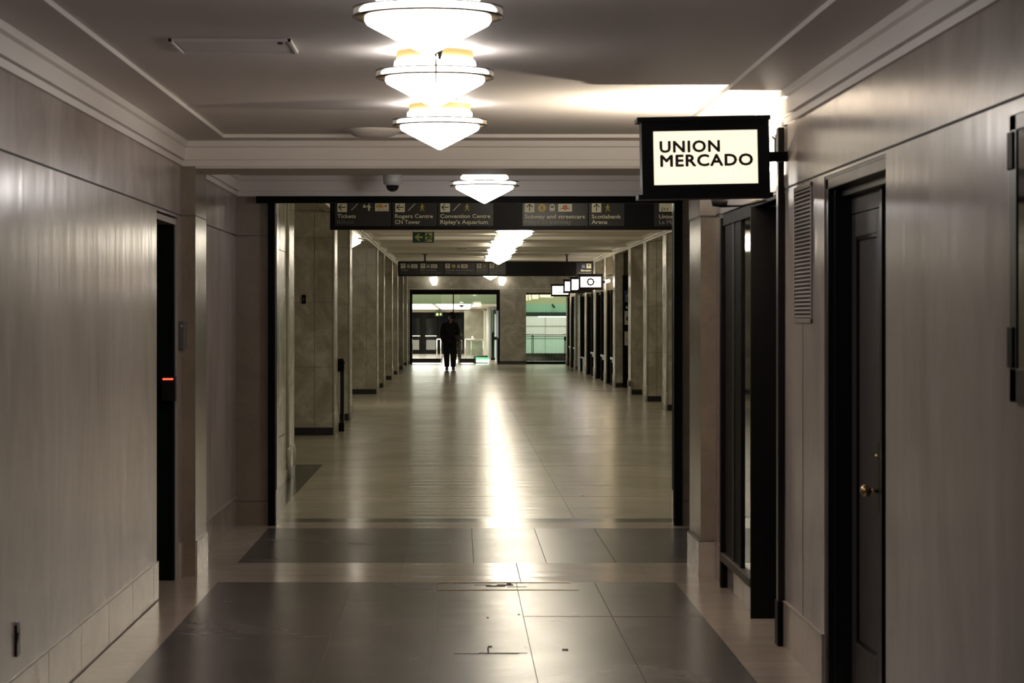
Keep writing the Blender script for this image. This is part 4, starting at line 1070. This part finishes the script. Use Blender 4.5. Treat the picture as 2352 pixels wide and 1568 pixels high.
# bracket lamp over the nearest shop door, and those over the far shops
def bracket_lamp(x, y, z, xw, label, group, mat):
    t = thing('bracket_lamp', label, 'lamp', (x, y, z), group)
    q = MB(); q.tube([(xw, y, z + .13), (xw - .03, y, z + .16), (x, y, z + .14), (x, y, z + .04)], .006, 'black'); q.build('arm', t)
    q = MB(); q.bbox(xw - .012, xw, y - .03, y + .03, z + .09, z + .17, 'black', .003); q.build('wall_plate', t)
    q = MB(); q.lathe([(.001, -.035), (.016, -.034), (.026, -.02), (.028, .0), (.022, .028), (.012, .036), (.001, .038)], x, y, mat, 20, zoff=z); q.build('bulb', t, label='glowing bulb')
    return t
bracket_lamp(X(1781, 12.95), 12.95, Z(385, 12.95), XR, 'small glowing lamp on the shop wall just behind the cream box sign', None, 'spot')
t = thing('uplight', 'small uplight below the ceiling just behind the cream box sign, lighting the ceiling', 'lamp', (1.38, 13.32, 2.27))
q = MB(); q.lathe([(.001, -.04), (.038, -.036), (.046, 0), (.040, .002)], 1.38, 13.32, 'black', 24, zoff=2.268); q.build('housing', t)
q = MB(); q.tube([(1.62, 13.32, 2.262), (1.50, 13.32, 2.236), (1.38, 13.32, 2.232)], .007, 'black'); q.build('arm', t)
q = MB(); q.lathe([(.036, .0), (.03, .012), (.001, .018)], 1.38, 13.32, 'spot', 20, zoff=2.268); q.build('lens', t, label='glowing lens')
ld = bpy.data.lights.new('uplight_lamp', 'AREA'); ld.shape = 'DISK'; ld.size = .08; ld.energy = 52; ld.color = (1.0, .86, .66)
lo = bpy.data.objects.new('uplight_lamp', ld); COL.objects.link(lo); lo.parent = t; lo.location = (0, 0, .03); lo.rotation_euler = (pi, 0, 0)
b0 = bracket_lamp(3.62, 60.6, Z(645, 60.6), 3.86, 'warm glowing lamp on the shop wall right behind the ringed blade sign', 'small wall lamps over the far shops', 'spot_warm')
for (y_, lb) in ((61.6, 'second warm lamp on the shop wall behind the ringed blade sign'), (66.3, 'warm lamp on the shop wall behind the plain white blade sign'), (71.0, 'warm lamp on the shop wall behind the pale-lettered blade sign')):
    relamp(b0, 3.62, y_, b0.location.z, lb, 'small wall lamps over the far shops')

# ================================================================== SMALLER FITTINGS
# vent grille on the near right wall
def grille(x, y0, y1, z0, z1, n, label, group=None):
    t = thing('vent_grille', label, 'vent', (x, (y0 + y1) / 2, z0), group)
    q = MB(); w_ = .022 if n > 25 else .02
    for (a, b, c, d) in ((y0, y1, z0, z0 + w_), (y0, y1, z1 - w_, z1), (y0, y0 + w_, z0, z1), (y1 - w_, y1, z0, z1)): q.bbox(x - .008, x, a, b, c, d, 'grille', .002)
    q.build('frame', t)
    q = MB(); q.box(x - .001, x, y0, y1, z0, z1, 'grille_dark'); q.build('back_panel', t)
    q = MB(); st = (z1 - z0 - 2 * w_) / n
    for i in range(n):
        z = z0 + w_ + (i + .5) * st
        q.add([(x - .0075, y0, z - st * .28), (x - .0075, y1, z - st * .28), (x - .0015, y1, z + st * .25), (x - .0015, y0, z + st * .25), (x - .0075, y0, z - st * .1), (x - .0075, y1, z - st * .1)], [(0, 1, 2, 3), (0, 1, 5, 4), (4, 5, 2, 3)], 'grille')
    q.build('slats', t)
grille(XR, 11.68, 12.28, 1.62, 2.275, 32, 'tall louvred vent grille on the right marble wall beside the narrow wall edge')
grille(3.855, 62.0, 62.45, 2.74, 3.05, 12, 'louvred vent high on the right hall wall above the ringed blade sign', 'vents over the far shops')
grille(3.855, 66.6, 67.2, 2.72, 3.02, 12, 'louvred vent high on the right hall wall, next farther one', 'vents over the far shops')

# ceiling hatch
t = thing('ceiling_hatch', 'rectangular access hatch in the vestibule ceiling, left of the lamps', 'hatch', (-.94, 10.6, ZC + .02))
zc = ZC + .022
a, b, c, d = -1.185, -.685, 10.33, 10.83
q = MB()
for (x0, x1, y0, y1) in ((a, b, c, c + .015), (a, b, d - .015, d), (a, a + .012, c, d), (b - .012, b, c, d)): q.box(x0, x1, y0, y1, zc - .012, zc, 'plaster_trim')
q.build('frame', t)
q = MB(); q.box(a + .012, b - .012, c + .015, d - .015, zc - .002, zc, 'joint_soft'); q.build('gap', t)
q = MB(); q.box(a + .018, b - .018, c + .02, d - .03, zc - .006, zc - .001, 'plaster'); q.build('panel', t)
q = MB(); q.lathe([(.014, 0), (.014, -.012), (.001, -.014)], b - .045, c + .07, 'grey_plastic', 16, zoff=zc - .004); q.build('latch', t, label='small dark latch')
# shallow round ceiling fitting
t = thing('ceiling_diffuser', 'shallow round white ceiling fitting near the beam, left of the third lamp', 'fitting', (X(858, 15.35), 15.35, zc))
q = MB(); q.lathe([(.168, 0), (.170, -.006), (.160, -.018), (.115, -.042), (.06, -.050), (.001, -.052)], X(858, 15.35), 15.35, 'plaster', 48, zoff=zc); q.build('dish', t)
q = MB(); q.lathe([(.172, 0), (.178, -.004), (.172, -.009), (.166, -.007)], X(858, 15.35), 15.35, 'plaster_trim', 48, zoff=zc); q.build('rim', t)
# strap hanging in front of the second lamp
t = thing('hanging_strap', 'thin dark metal strap with a bent head hanging before the second lamp', 'strap', (X(1008, 10.45), 10.45, zc))
yy = 10.45; z_ = lambda py: Z(py, yy); x_ = lambda px: X(px, yy)
q = MB(); q.prism([(x_(999), z_(121)), (x_(1017), z_(111)), (x_(1013), z_(136)), (x_(1006), z_(136)), (x_(1006), z_(124)), (x_(1003), z_(124)), (x_(1003), z_(140)), (x_(999), z_(140))], yy, yy + .012, 'grey_plastic'); q.tube([(x_(1010), yy + .006, z_(116)), (x_(1010), yy + .006, zc)], .006, 'grey_plastic'); q.build('head', t)
q = MB(); q.prism([(x_(999), z_(138)), (x_(1004), z_(138)), (x_(1003.5), z_(200)), (x_(1000), z_(200))], yy + .002, yy + .006, 'dark_metal'); q.prism([(x_(1000), z_(200)), (x_(1003.5), z_(200)), (x_(1007.5), z_(232)), (x_(1004.5), z_(232))], yy + .002, yy + .006, 'dark_metal'); q.build('strap', t)
# small white detectors on the ceiling
for (px, yy, lb) in ((1032, 10.25, 'small white box detector on the ceiling behind the nearest lamp'), (1047, 12.9, 'small white disc detector on the ceiling behind the second lamp')):
    t = thing('smoke_detector', lb, 'detector', (X(px, yy), yy, zc))
    q = MB(); q.lathe([(.028, 0), (.028, -.012), (.018, -.018), (.001, -.02)], X(px, yy), yy, 'white_plastic', 20, zoff=zc); q.build('cover', t)
    q = MB(); q.lathe([(.010, 0), (.008, -.008), (.001, -.009)], X(px, yy), yy, 'white_plastic', 12, zoff=zc - .02); q.build('sensor', t)
# faint fittings on the hall ceiling
for (px, yy, lb) in ((1066, 50.6, 'shallow round fitting on the hall ceiling, nearer one'), (1062, 58.0, 'shallow round fitting on the hall ceiling, farther one')):
    t = thing('ceiling_diffuser', lb, 'fitting', (X(px, yy), yy, ZH), 'round fittings on the hall ceiling')
    q = MB(); q.lathe([(.12, 0), (.11, -.02), (.05, -.04), (.001, -.045)], X(px, yy), yy, 'hall_cornice', 24, zoff=ZH); q.build('dish', t)
    q = MB(); q.lathe([(.122, 0), (.13, -.004), (.122, -.01)], X(px, yy), yy, 'grey_plastic', 24, zoff=ZH); q.build('rim', t)

# dome camera before the portal
cx, cy = X(901.5, 19.55), 19.55
t = thing('dome_camera', 'white dome security camera with smoked lens above the black portal frame', 'camera', (cx, cy, ZC))
q = MB(); q.lathe([(.078, .02), (.078, -.012), (.074, -.016), (.074, -.060), (.070, -.085), (.056, -.098), (.040, -.102)], cx, cy, 'white_plastic', 40, zoff=ZC); q.build('housing', t)
q = MB(); q.lathe([(.050, -.098), (.049, -.112), (.042, -.130), (.028, -.143), (.012, -.149), (.001, -.150)], cx, cy, 'dome_black', 32, zoff=ZC); q.build('dome', t, label='smoked black dome')
# intercom box on the wall beside the left door
t = thing('intercom', 'slim grey intercom box on the wall edge beside the black door', 'intercom', (XL, 15.95, 1.45))
q = MB(); q.bbox(XL, XL + .035, 15.885, 16.03, 1.447, 1.622, 'grey_plastic', .004); q.build('box', t)
q = MB(); q.lathe([(.001, -.006), (.006, -.004), (.006, .004), (.001, .006)], XL + .022, 15.882, 'white_plastic', 12, zoff=1.59); q.build('button', t)
# card reader
t = thing('card_reader', 'black card reader with a glowing red bar on the left door frame', 'reader', (-1.82, 15.79, 1.1))
q = MB(); q.bbox(X(371, 15.72), X(402.5, 15.72), 15.72, 15.80, Z(922, 15.72), Z(864, 15.72), 'black_gloss', .006); q.build('body', t)
q = MB(); q.bbox(X(373, 15.7), X(397, 15.7), 15.705, 15.722, Z(872.5, 15.7), Z(868.5, 15.7), 'red_led', .002); q.build('light_bar', t, label='glowing red bar')
# outlet low on the left wall
t = thing('wall_outlet', 'small dark outlet plate standing off the left marble wall, near the floor', 'outlet', (XL, 10.05, .3))
q = MB(); q.bbox(XL, XL + .010, 10.02, 10.10, .300, .425, 'dark_metal', .003); q.prism([(XL + .008, .34), (XL + .016, .39), (XL + .014, .40), (XL + .006, .36)], 10.03, 10.05, 'dark_metal'); q.build('plate', t)
q = MB(); q.bbox(XL, XL + .016, 10.03, 10.07, .425, .437, 'white_plastic', .003); q.build('clip', t, label='white clip')
# glass display case at the right edge of the frame
t = thing('display_case', 'framed glass notice case on the right wall, cut by the picture edge', 'notice case', (XR, 6.9, 1.4))
q = MB()
q.bbox(XR - .020, XR, 6.2, 7.42, 1.40, 1.50, 'bronze', .004); q.bbox(XR - .020, XR, 7.33, 7.42, 1.40, 2.24, 'black_gloss', .004); q.bbox(XR - .02, XR, 6.2, 7.42, 2.19, 2.24, 'black_gloss', .004); q.bbox(XR - .02, XR, 6.2, 6.28, 1.4, 2.24, 'black_gloss', .004)
q.build('frame', t)
q = MB(); q.box(XR - .016, XR - .010, 6.28, 7.33, 1.50, 2.19, 'glass_dark'); q.build('glass_pane', t)
for (z0, z1) in ((2.08, 2.19), (1.50, 1.62)):
    q = MB(); q.bbox(XR - .026, XR - .012, 7.36, 7.43, z0, z1, 'black', .004); q.build('hinge', t)
# small dark box on the marble panel, left in the hall
t = thing('wall_switch', 'small dark switch box on the first marble panel facing down the hall', 'switch', (X(698, 35.2), 35.2, 1.8))
q = MB(); q.bbox(X(694, 35.2), X(702.5, 35.2), 35.165, 35.2, Z(697, 35.2), Z(677, 35.2), 'black', .004); q.build('box', t)
q = MB(); q.bbox(X(696, 35.2), X(700, 35.2), 35.158, 35.166, Z(690, 35.2), Z(684, 35.2), 'grey_plastic', .002); q.build('plate', t)
# black access post
PY = 36.3
t = thing('access_post', 'black waist-high access post between the left marble piers', 'post', (X(785, PY), PY, 0))
q = MB(); q.bbox(X(781.5, PY), X(790, PY), PY, PY + .10, .02, .90, 'black_gloss', .008); q.build('post', t)
q = MB(); q.bbox(X(772, PY), X(790, PY), PY - .02, PY + .12, Z(853, PY), Z(827, PY), 'black', .012); q.tube([(X(775, PY), PY + .05, Z(826, PY)), (X(787, PY), PY + .05, Z(825, PY)), (X(791, PY), PY + .05, Z(835, PY))], .012, 'black_gloss'); q.build('head', t)
q = MB(); q.bbox(X(772, PY), X(790, PY), PY - .03, PY + .13, 0, Z(971, PY), 'black', .008); q.build('base', t)
q = MB(); q.box(X(773.5, PY), X(780, PY), PY + .02, PY + .03, Z(968, PY), Z(853, PY), 'hall_trim'); q.build('side_panel', t, label='pale side panel')
# directory board
DY = 58.86
t = thing('directory_board', 'tall black information board with blue and white squares, between right piers', 'board', (4.05, DY, 0))
dx = lambda p: X(p, DY - .05); dz = lambda p: Z(p, DY - .05)
q = MB(); q.bbox(dx(1430.5), 4.36, DY - .05, DY - .01, .02, dz(632), 'black', .006); q.build('board', t)
q = MB(); q.box(dx(1434.5), 4.30, DY - .054, DY - .05, dz(694), dz(667), 'blue_board')
for (a, b, c, d) in ((1438.3, 1438.9, 678, 691), (1438.3, 1446, 678, 678.7), (1438.3, 1446, 690.4, 691)): q.box(dx(a), dx(b), DY - .058, DY - .054, dz(d), dz(c), 'cream_ink')
q.build('blue_field', t)
q = MB(); q.box(dx(1434.5), 4.30, DY - .054, DY - .05, dz(745.5), dz(714), 'white_board'); q.disc(dx(1442.5), dz(731.5), 5 * DY / F, DY - .058, DY - .054, 'dark_green'); q.build('white_field', t)
q = MB(); q.box(dx(1434.5), 4.30, DY - .054, DY - .05, dz(793), dz(761), 'white_board'); q.prism([(dx(1437.5), dz(780)), (dx(1440.5), dz(777)), (dx(1441.5), dz(780.5))], DY - .058, DY - .054, 'red_ink'); q.build('white_field', t)
q = MB(); text(q, 'B', dx(1437.7), dx(1441.5), dz(708.5), 6 * DY / F, DY - .053, 'cream_ink', .03); q.build('lettering', t)
# small grey box low beside the pier
t = thing('junction_box', 'small grey box low on the right pier beside the information board', 'box', (X(1441, 54.4), 54.32, .2))
q = MB(); q.bbox(XH1 - .06, XH1 + .01, 53.36, 53.48, Z(888, 53.4), Z(874, 53.4), 'grille', .006); q.build('box', t)
q = MB(); q.box(XH1 - .05, XH1 - .01, 53.352, 53.36, Z(884, 53.4), Z(879, 53.4), 'grey_plastic'); q.build('cover', t)

# ================================================================== PEOPLE
def skin_mesh(name, joints, edges, mat, parent, root=0, sub=2, smooth=True, off=None):
    """joints: list of (x,y,z,rx,ry) ; one skinned, subdivided surface baked to a mesh"""
    me = bpy.data.meshes.new(name)
    base = Vector((0, 0, 0)); p = parent
    while p is not None: base += p.location; p = p.parent
    me.from_pydata([Vector(j[:3]) for j in joints], edges, [])
    o = bpy.data.objects.new(name, me); COL.objects.link(o)
    m1 = o.modifiers.new('skin', 'SKIN'); m1.use_smooth_shade = True; m1.branch_smoothing = .6
    for i, j in enumerate(joints):
        sv = me.skin_vertices[0].data[i]; sv.radius = (j[3], j[4] if len(j) > 4 else j[3]); sv.use_root = (i == root)
    m2 = o.modifiers.new('sub', 'SUBSURF'); m2.levels = sub; m2.render_levels = sub
    dg = bpy.context.evaluated_depsgraph_get()
    nm = bpy.data.meshes.new_from_object(o.evaluated_get(dg))
    bpy.data.objects.remove(o)
    nm.name = name; nm.materials.clear(); nm.materials.append(M[mat])
    for pl_ in nm.polygons: pl_.use_smooth = True; pl_.material_index = 0
    ob = bpy.data.objects.new(name, nm); COL.objects.link(ob); ob.parent = parent
    return ob

def person(t, S, jacket, trousers, pose):
    """local metres; t is the root at the feet. x right, y away from camera, z up; figure faces +y (away)"""
    P = pose
    hip, chest, neck = P['hip'], P['chest'], P['neck']
    J = []; E = []
    def j(p, r, r2=None): J.append((p[0] * S, p[1] * S, p[2] * S, r * S, (r2 or r) * S)); return len(J) - 1
    def e(a, b): E.append((a, b))
    pel = j(hip, .13, .10); wa = j(((hip[0] + chest[0]) / 2, (hip[1] + chest[1]) / 2, (hip[2] + chest[2]) / 2), .125, .09); ch = j(chest, .15, .10)
    e(pel, wa); e(wa, ch); nk = j(neck, .055); e(ch, nk); h1 = j(P['head'][0], .062, .07); e(nk, h1); h2 = j(P['head'][1], .083, .095); e(h1, h2); h3 = j(P['head'][2], .06, .065); e(h2, h3)
    for side in ('L', 'R'):
        a = P['leg' + side]; up_ = j(a[0], .085); e(pel, up_); kn = j(a[1], .058); e(up_, kn); cf = j(a[2], .055); e(kn, cf); an = j(a[3], .036); e(cf, an); to = j(a[4], .038, .03); e(an, to)
        b = P['arm' + side]; sh = j(b[0], .058); e(ch, sh); el = j(b[1], .042); e(sh, el); wr = j(b[2], .027); e(el, wr); pa = j(b[3], .036, .018); e(wr, pa)
        d = (Vector(b[3]) - Vector(b[2])).normalized(); sidev = d.cross(Vector((1, 0, 0))).normalized() if abs(d.x) < .8 else Vector((0, 1, 0))
        for k, ln in enumerate((.060, .072, .068, .054)):
            o_ = (k - 1.5) * .018
            q0 = Vector(b[3]) + sidev * o_ + d * .035; q1 = q0 + d * ln * .5 + Vector((0, .006, 0)); q2 = q1 + d * ln * .5 + Vector((0, .014, 0))
            f0 = j(q0, .0095); e(pa, f0); f1 = j(q1, .0085); e(f0, f1); f2 = j(q2, .0075); e(f1, f2)
        tq = Vector(b[3]) + sidev * .034 + d * .002; t0 = j(tq, .011); e(pa, t0); t1 = j(tq + d * .035 + sidev * .012, .009); e(t0, t1)
    skin_mesh('body', J, E, 'skin', t, 0)
    # jacket
    J = []; E = []
    pel = j((hip[0], hip[1], hip[2] - .10), .20, .14); wa = j(((hip[0] + chest[0]) / 2, (hip[1] + chest[1]) / 2, (hip[2] + chest[2]) / 2), .205, .14); ch = j(chest, .225, .145); up_ = j((neck[0], neck[1], neck[2] - .03), .085, .075); tp = j((neck[0], neck[1], neck[2] + .03), .075, .07)
    e(pel, wa); e(wa, ch); e(ch, up_); e(up_, tp)
    for side in ('L', 'R'):
        b = P['arm' + side]; sh = j(b[0], .088); e(ch, sh); el = j(b[1], .072); e(sh, el); wv = Vector(b[2]); wr = j(wv + (wv - Vector(b[1])) * .02, .046); e(el, wr)
    skin_mesh('jacket', J, E, jacket, t, 0)
    # trousers
    J = []; E = []
    pel = j((hip[0], hip[1], hip[2]), .15, .115)
    for side in ('L', 'R'):
        a = P['leg' + side]; up_ = j(a[0], .125); e(pel, up_); kn = j(a[1], .100); e(up_, kn); cf = j(a[2], .092); e(kn, cf); an = j((a[3][0], a[3][1], a[3][2] - .01), .080); e(cf, an)
    skin_mesh('trousers', J, E, trousers, t, 0)
    for side in ('L', 'R'):
        a = P['leg' + side]; A_, T_ = Vector(a[3]), Vector(a[4])
        J = []; E = []
        he = j(A_ + Vector((0, -.05, -.045)), .045, .04); md = j((A_ + T_) / 2 + Vector((0, 0, -.02)), .05, .045); to = j(T_ + Vector((0, .03, -.008)), .042, .032); e(he, md); e(md, to); ak = j(A_ + Vector((0, 0, .01)), .045); e(he, ak)
        skin_mesh('shoe', J, E, 'shoe', t, 0, 1)
    return J
def head_extras(t, c, face_dir, hair=True, mask=True, S=1.0):
    """face features turned towards face_dir (unit xy vector); c head centre"""
    c = Vector(c) + t.location; f = Vector((face_dir[0], face_dir[1], 0)).normalized(); s = Vector((-f.y, f.x, 0)); u = Vector((0, 0, 1))
    q = MB()
    # hair cap : ellipsoid covering top and back
    vs = []; fs = []; n, m_ = 20, 12
    for a in range(m_ + 1):
        th = pi * a / m_
        for b in range(n):
            ph = 2 * pi * b / n
            d = f * (sin(th) * cos(ph)) + s * (sin(th) * sin(ph)) + u * cos(th)
            k = 1.0
            if d.dot(f) > .30 and d.z < .45: k = .66      # face stays free
            if d.z < -.55: k = .72
            rr = Vector((.100, .100, .122))
            wob = 1 + .05 * sin(5 * ph + a) * (1 if a > 2 else .5)
            vs.append(c - f * .012 + f * (d.dot(f) * .122 * k * wob) + s * (d.dot(s) * .114 * k * wob) + u * (d.z * .138 * k * wob + .006))
    for a in range(m_):
        for b in range(n): fs.append((a * n + b, a * n + (b + 1) % n, (a + 1) * n + (b + 1) % n, (a + 1) * n + b))
    q.add(vs, fs, 'hair', True); q.build('hair', t)
    q = MB()
    for sd in (1, -1):
        ec = c + s * (.088 * sd) - u * .012; q.add([ec + f * .02 + u * .03, ec - f * .015 + u * .025, ec - f * .012 - u * .025, ec + f * .012 - u * .03, ec + s * sd * .014], [(0, 1, 4), (1, 2, 4), (2, 3, 4), (3, 0, 4)], 'skin')
    no = c + f * .098 - u * .02; q.add([no + u * .03 - f * .01, no + s * .014 - u * .012 - f * .004, no - s * .014 - u * .012 - f * .004, no + f * .02 - u * .008], [(0, 1, 3), (1, 2, 3), (2, 0, 3)], 'skin')
    for sd in (1, -1):
        q.lathe([(.001, -.008), (.008, -.005), (.010, 0), (.008, .005), (.001, .008)], 0, 0, 'dome_black', 10)
        k = len(q.v) - 50; ce_ = c + f * .087 + s * (.033 * sd) + u * .012
        q.v[k:] = [tuple(Vector(v) + ce_) for v in q.v[k:]]
    q.build('face', t, label='eyes, nose and ears')
    if mask:
        q = MB(); vs = []; fs = []
        for a in range(7):
            for b in range(9):
                ph = (b / 8 - .5) * 2.5; z = -.095 + .095 * a / 6; bul = .104 + .014 * cos(ph) * sin(pi * a / 6)
                vs.append(c + f * (bul * cos(ph)) + s * (.094 * sin(ph)) + u * z)
        for a in range(6):
            for b in range(8): fs.append((a * 9 + b, a * 9 + b + 1, (a + 1) * 9 + b + 1, (a + 1) * 9 + b))
        q.add(vs, fs, 'mask', True)
        for sd in (1, -1): q.tube([c + f * .03 + s * (.092 * sd) - u * .05, c - f * .01 + s * (.098 * sd) - u * .02], .003, 'mask', 6)
        q.build('face_mask', t, label='pale blue face mask')

wx, wy = X(1033, 77.8), 77.8
t = thing('person', 'person in black jacket and dark trousers walking away, masked head turned aside', 'person', (wx, wy, 0))
pose = dict(hip=(.0, 0, .96), chest=(.0, .02, 1.30), neck=(.03, .03, 1.51), head=((.045, .035, 1.58), (.06, .045, 1.665), (.06, .05, 1.72)),
            legL=((-.095, 0, .90), (-.10, .06, .50), (-.09, .03, .28), (-.085, .0, .09), (-.105, .13, .035)),
            legR=((.105, 0, .90), (.11, -.01, .49), (.105, -.06, .28), (.105, -.11, .09), (.125, .01, .035)),
            armL=((-.19, .02, 1.42), (-.235, -.02, 1.13), (-.215, .05, .87), (-.205, .07, .80)),
            armR=((.20, .02, 1.42), (.265, .0, 1.15), (.17, .22, 1.12), (.13, .28, 1.13)))
person(t, 1.0, 'cloth_black', 'cloth_navy', pose)
head_extras(t, (.06, .045, 1.655), (-.985, .17))
wx2, wy2 = X(1044, 91.5), 91.5

wx2 = X(1050, 91.5)
t = thing('person', 'second person in dark jacket and khaki trousers, mostly hidden behind the walking one', 'person', (wx2, wy2, 0))
pose = dict(hip=(.0, 0, .93), chest=(.0, .0, 1.24), neck=(-.02, .0, 1.43), head=((-.06, .0, 1.49), (-.09, .0, 1.555), (-.095, .0, 1.60)),
            legL=((-.09, 0, .87), (-.10, .0, .48), (-.10, .0, .27), (-.10, .0, .09), (-.11, -.12, .035)),
            legR=((.10, 0, .87), (.115, .0, .48), (.11, .0, .27), (.11, .0, .09), (.12, -.12, .035)),
            armL=((-.19, .0, 1.35), (-.23, -.02, 1.08), (-.17, -.20, 1.03), (-.14, -.26, 1.04)),
            armR=((.19, .0, 1.35), (.27, -.04, 1.12), (.20, -.24, 1.22), (.18, -.30, 1.26)))
person(t, 1.0, 'cloth_char', 'cloth_khaki', pose)
head_extras(t, (-.092, .0, 1.545), (-.2, .98), mask=False)
t.scale = (.8, .8, .8)
bpy.context.view_layer.update()
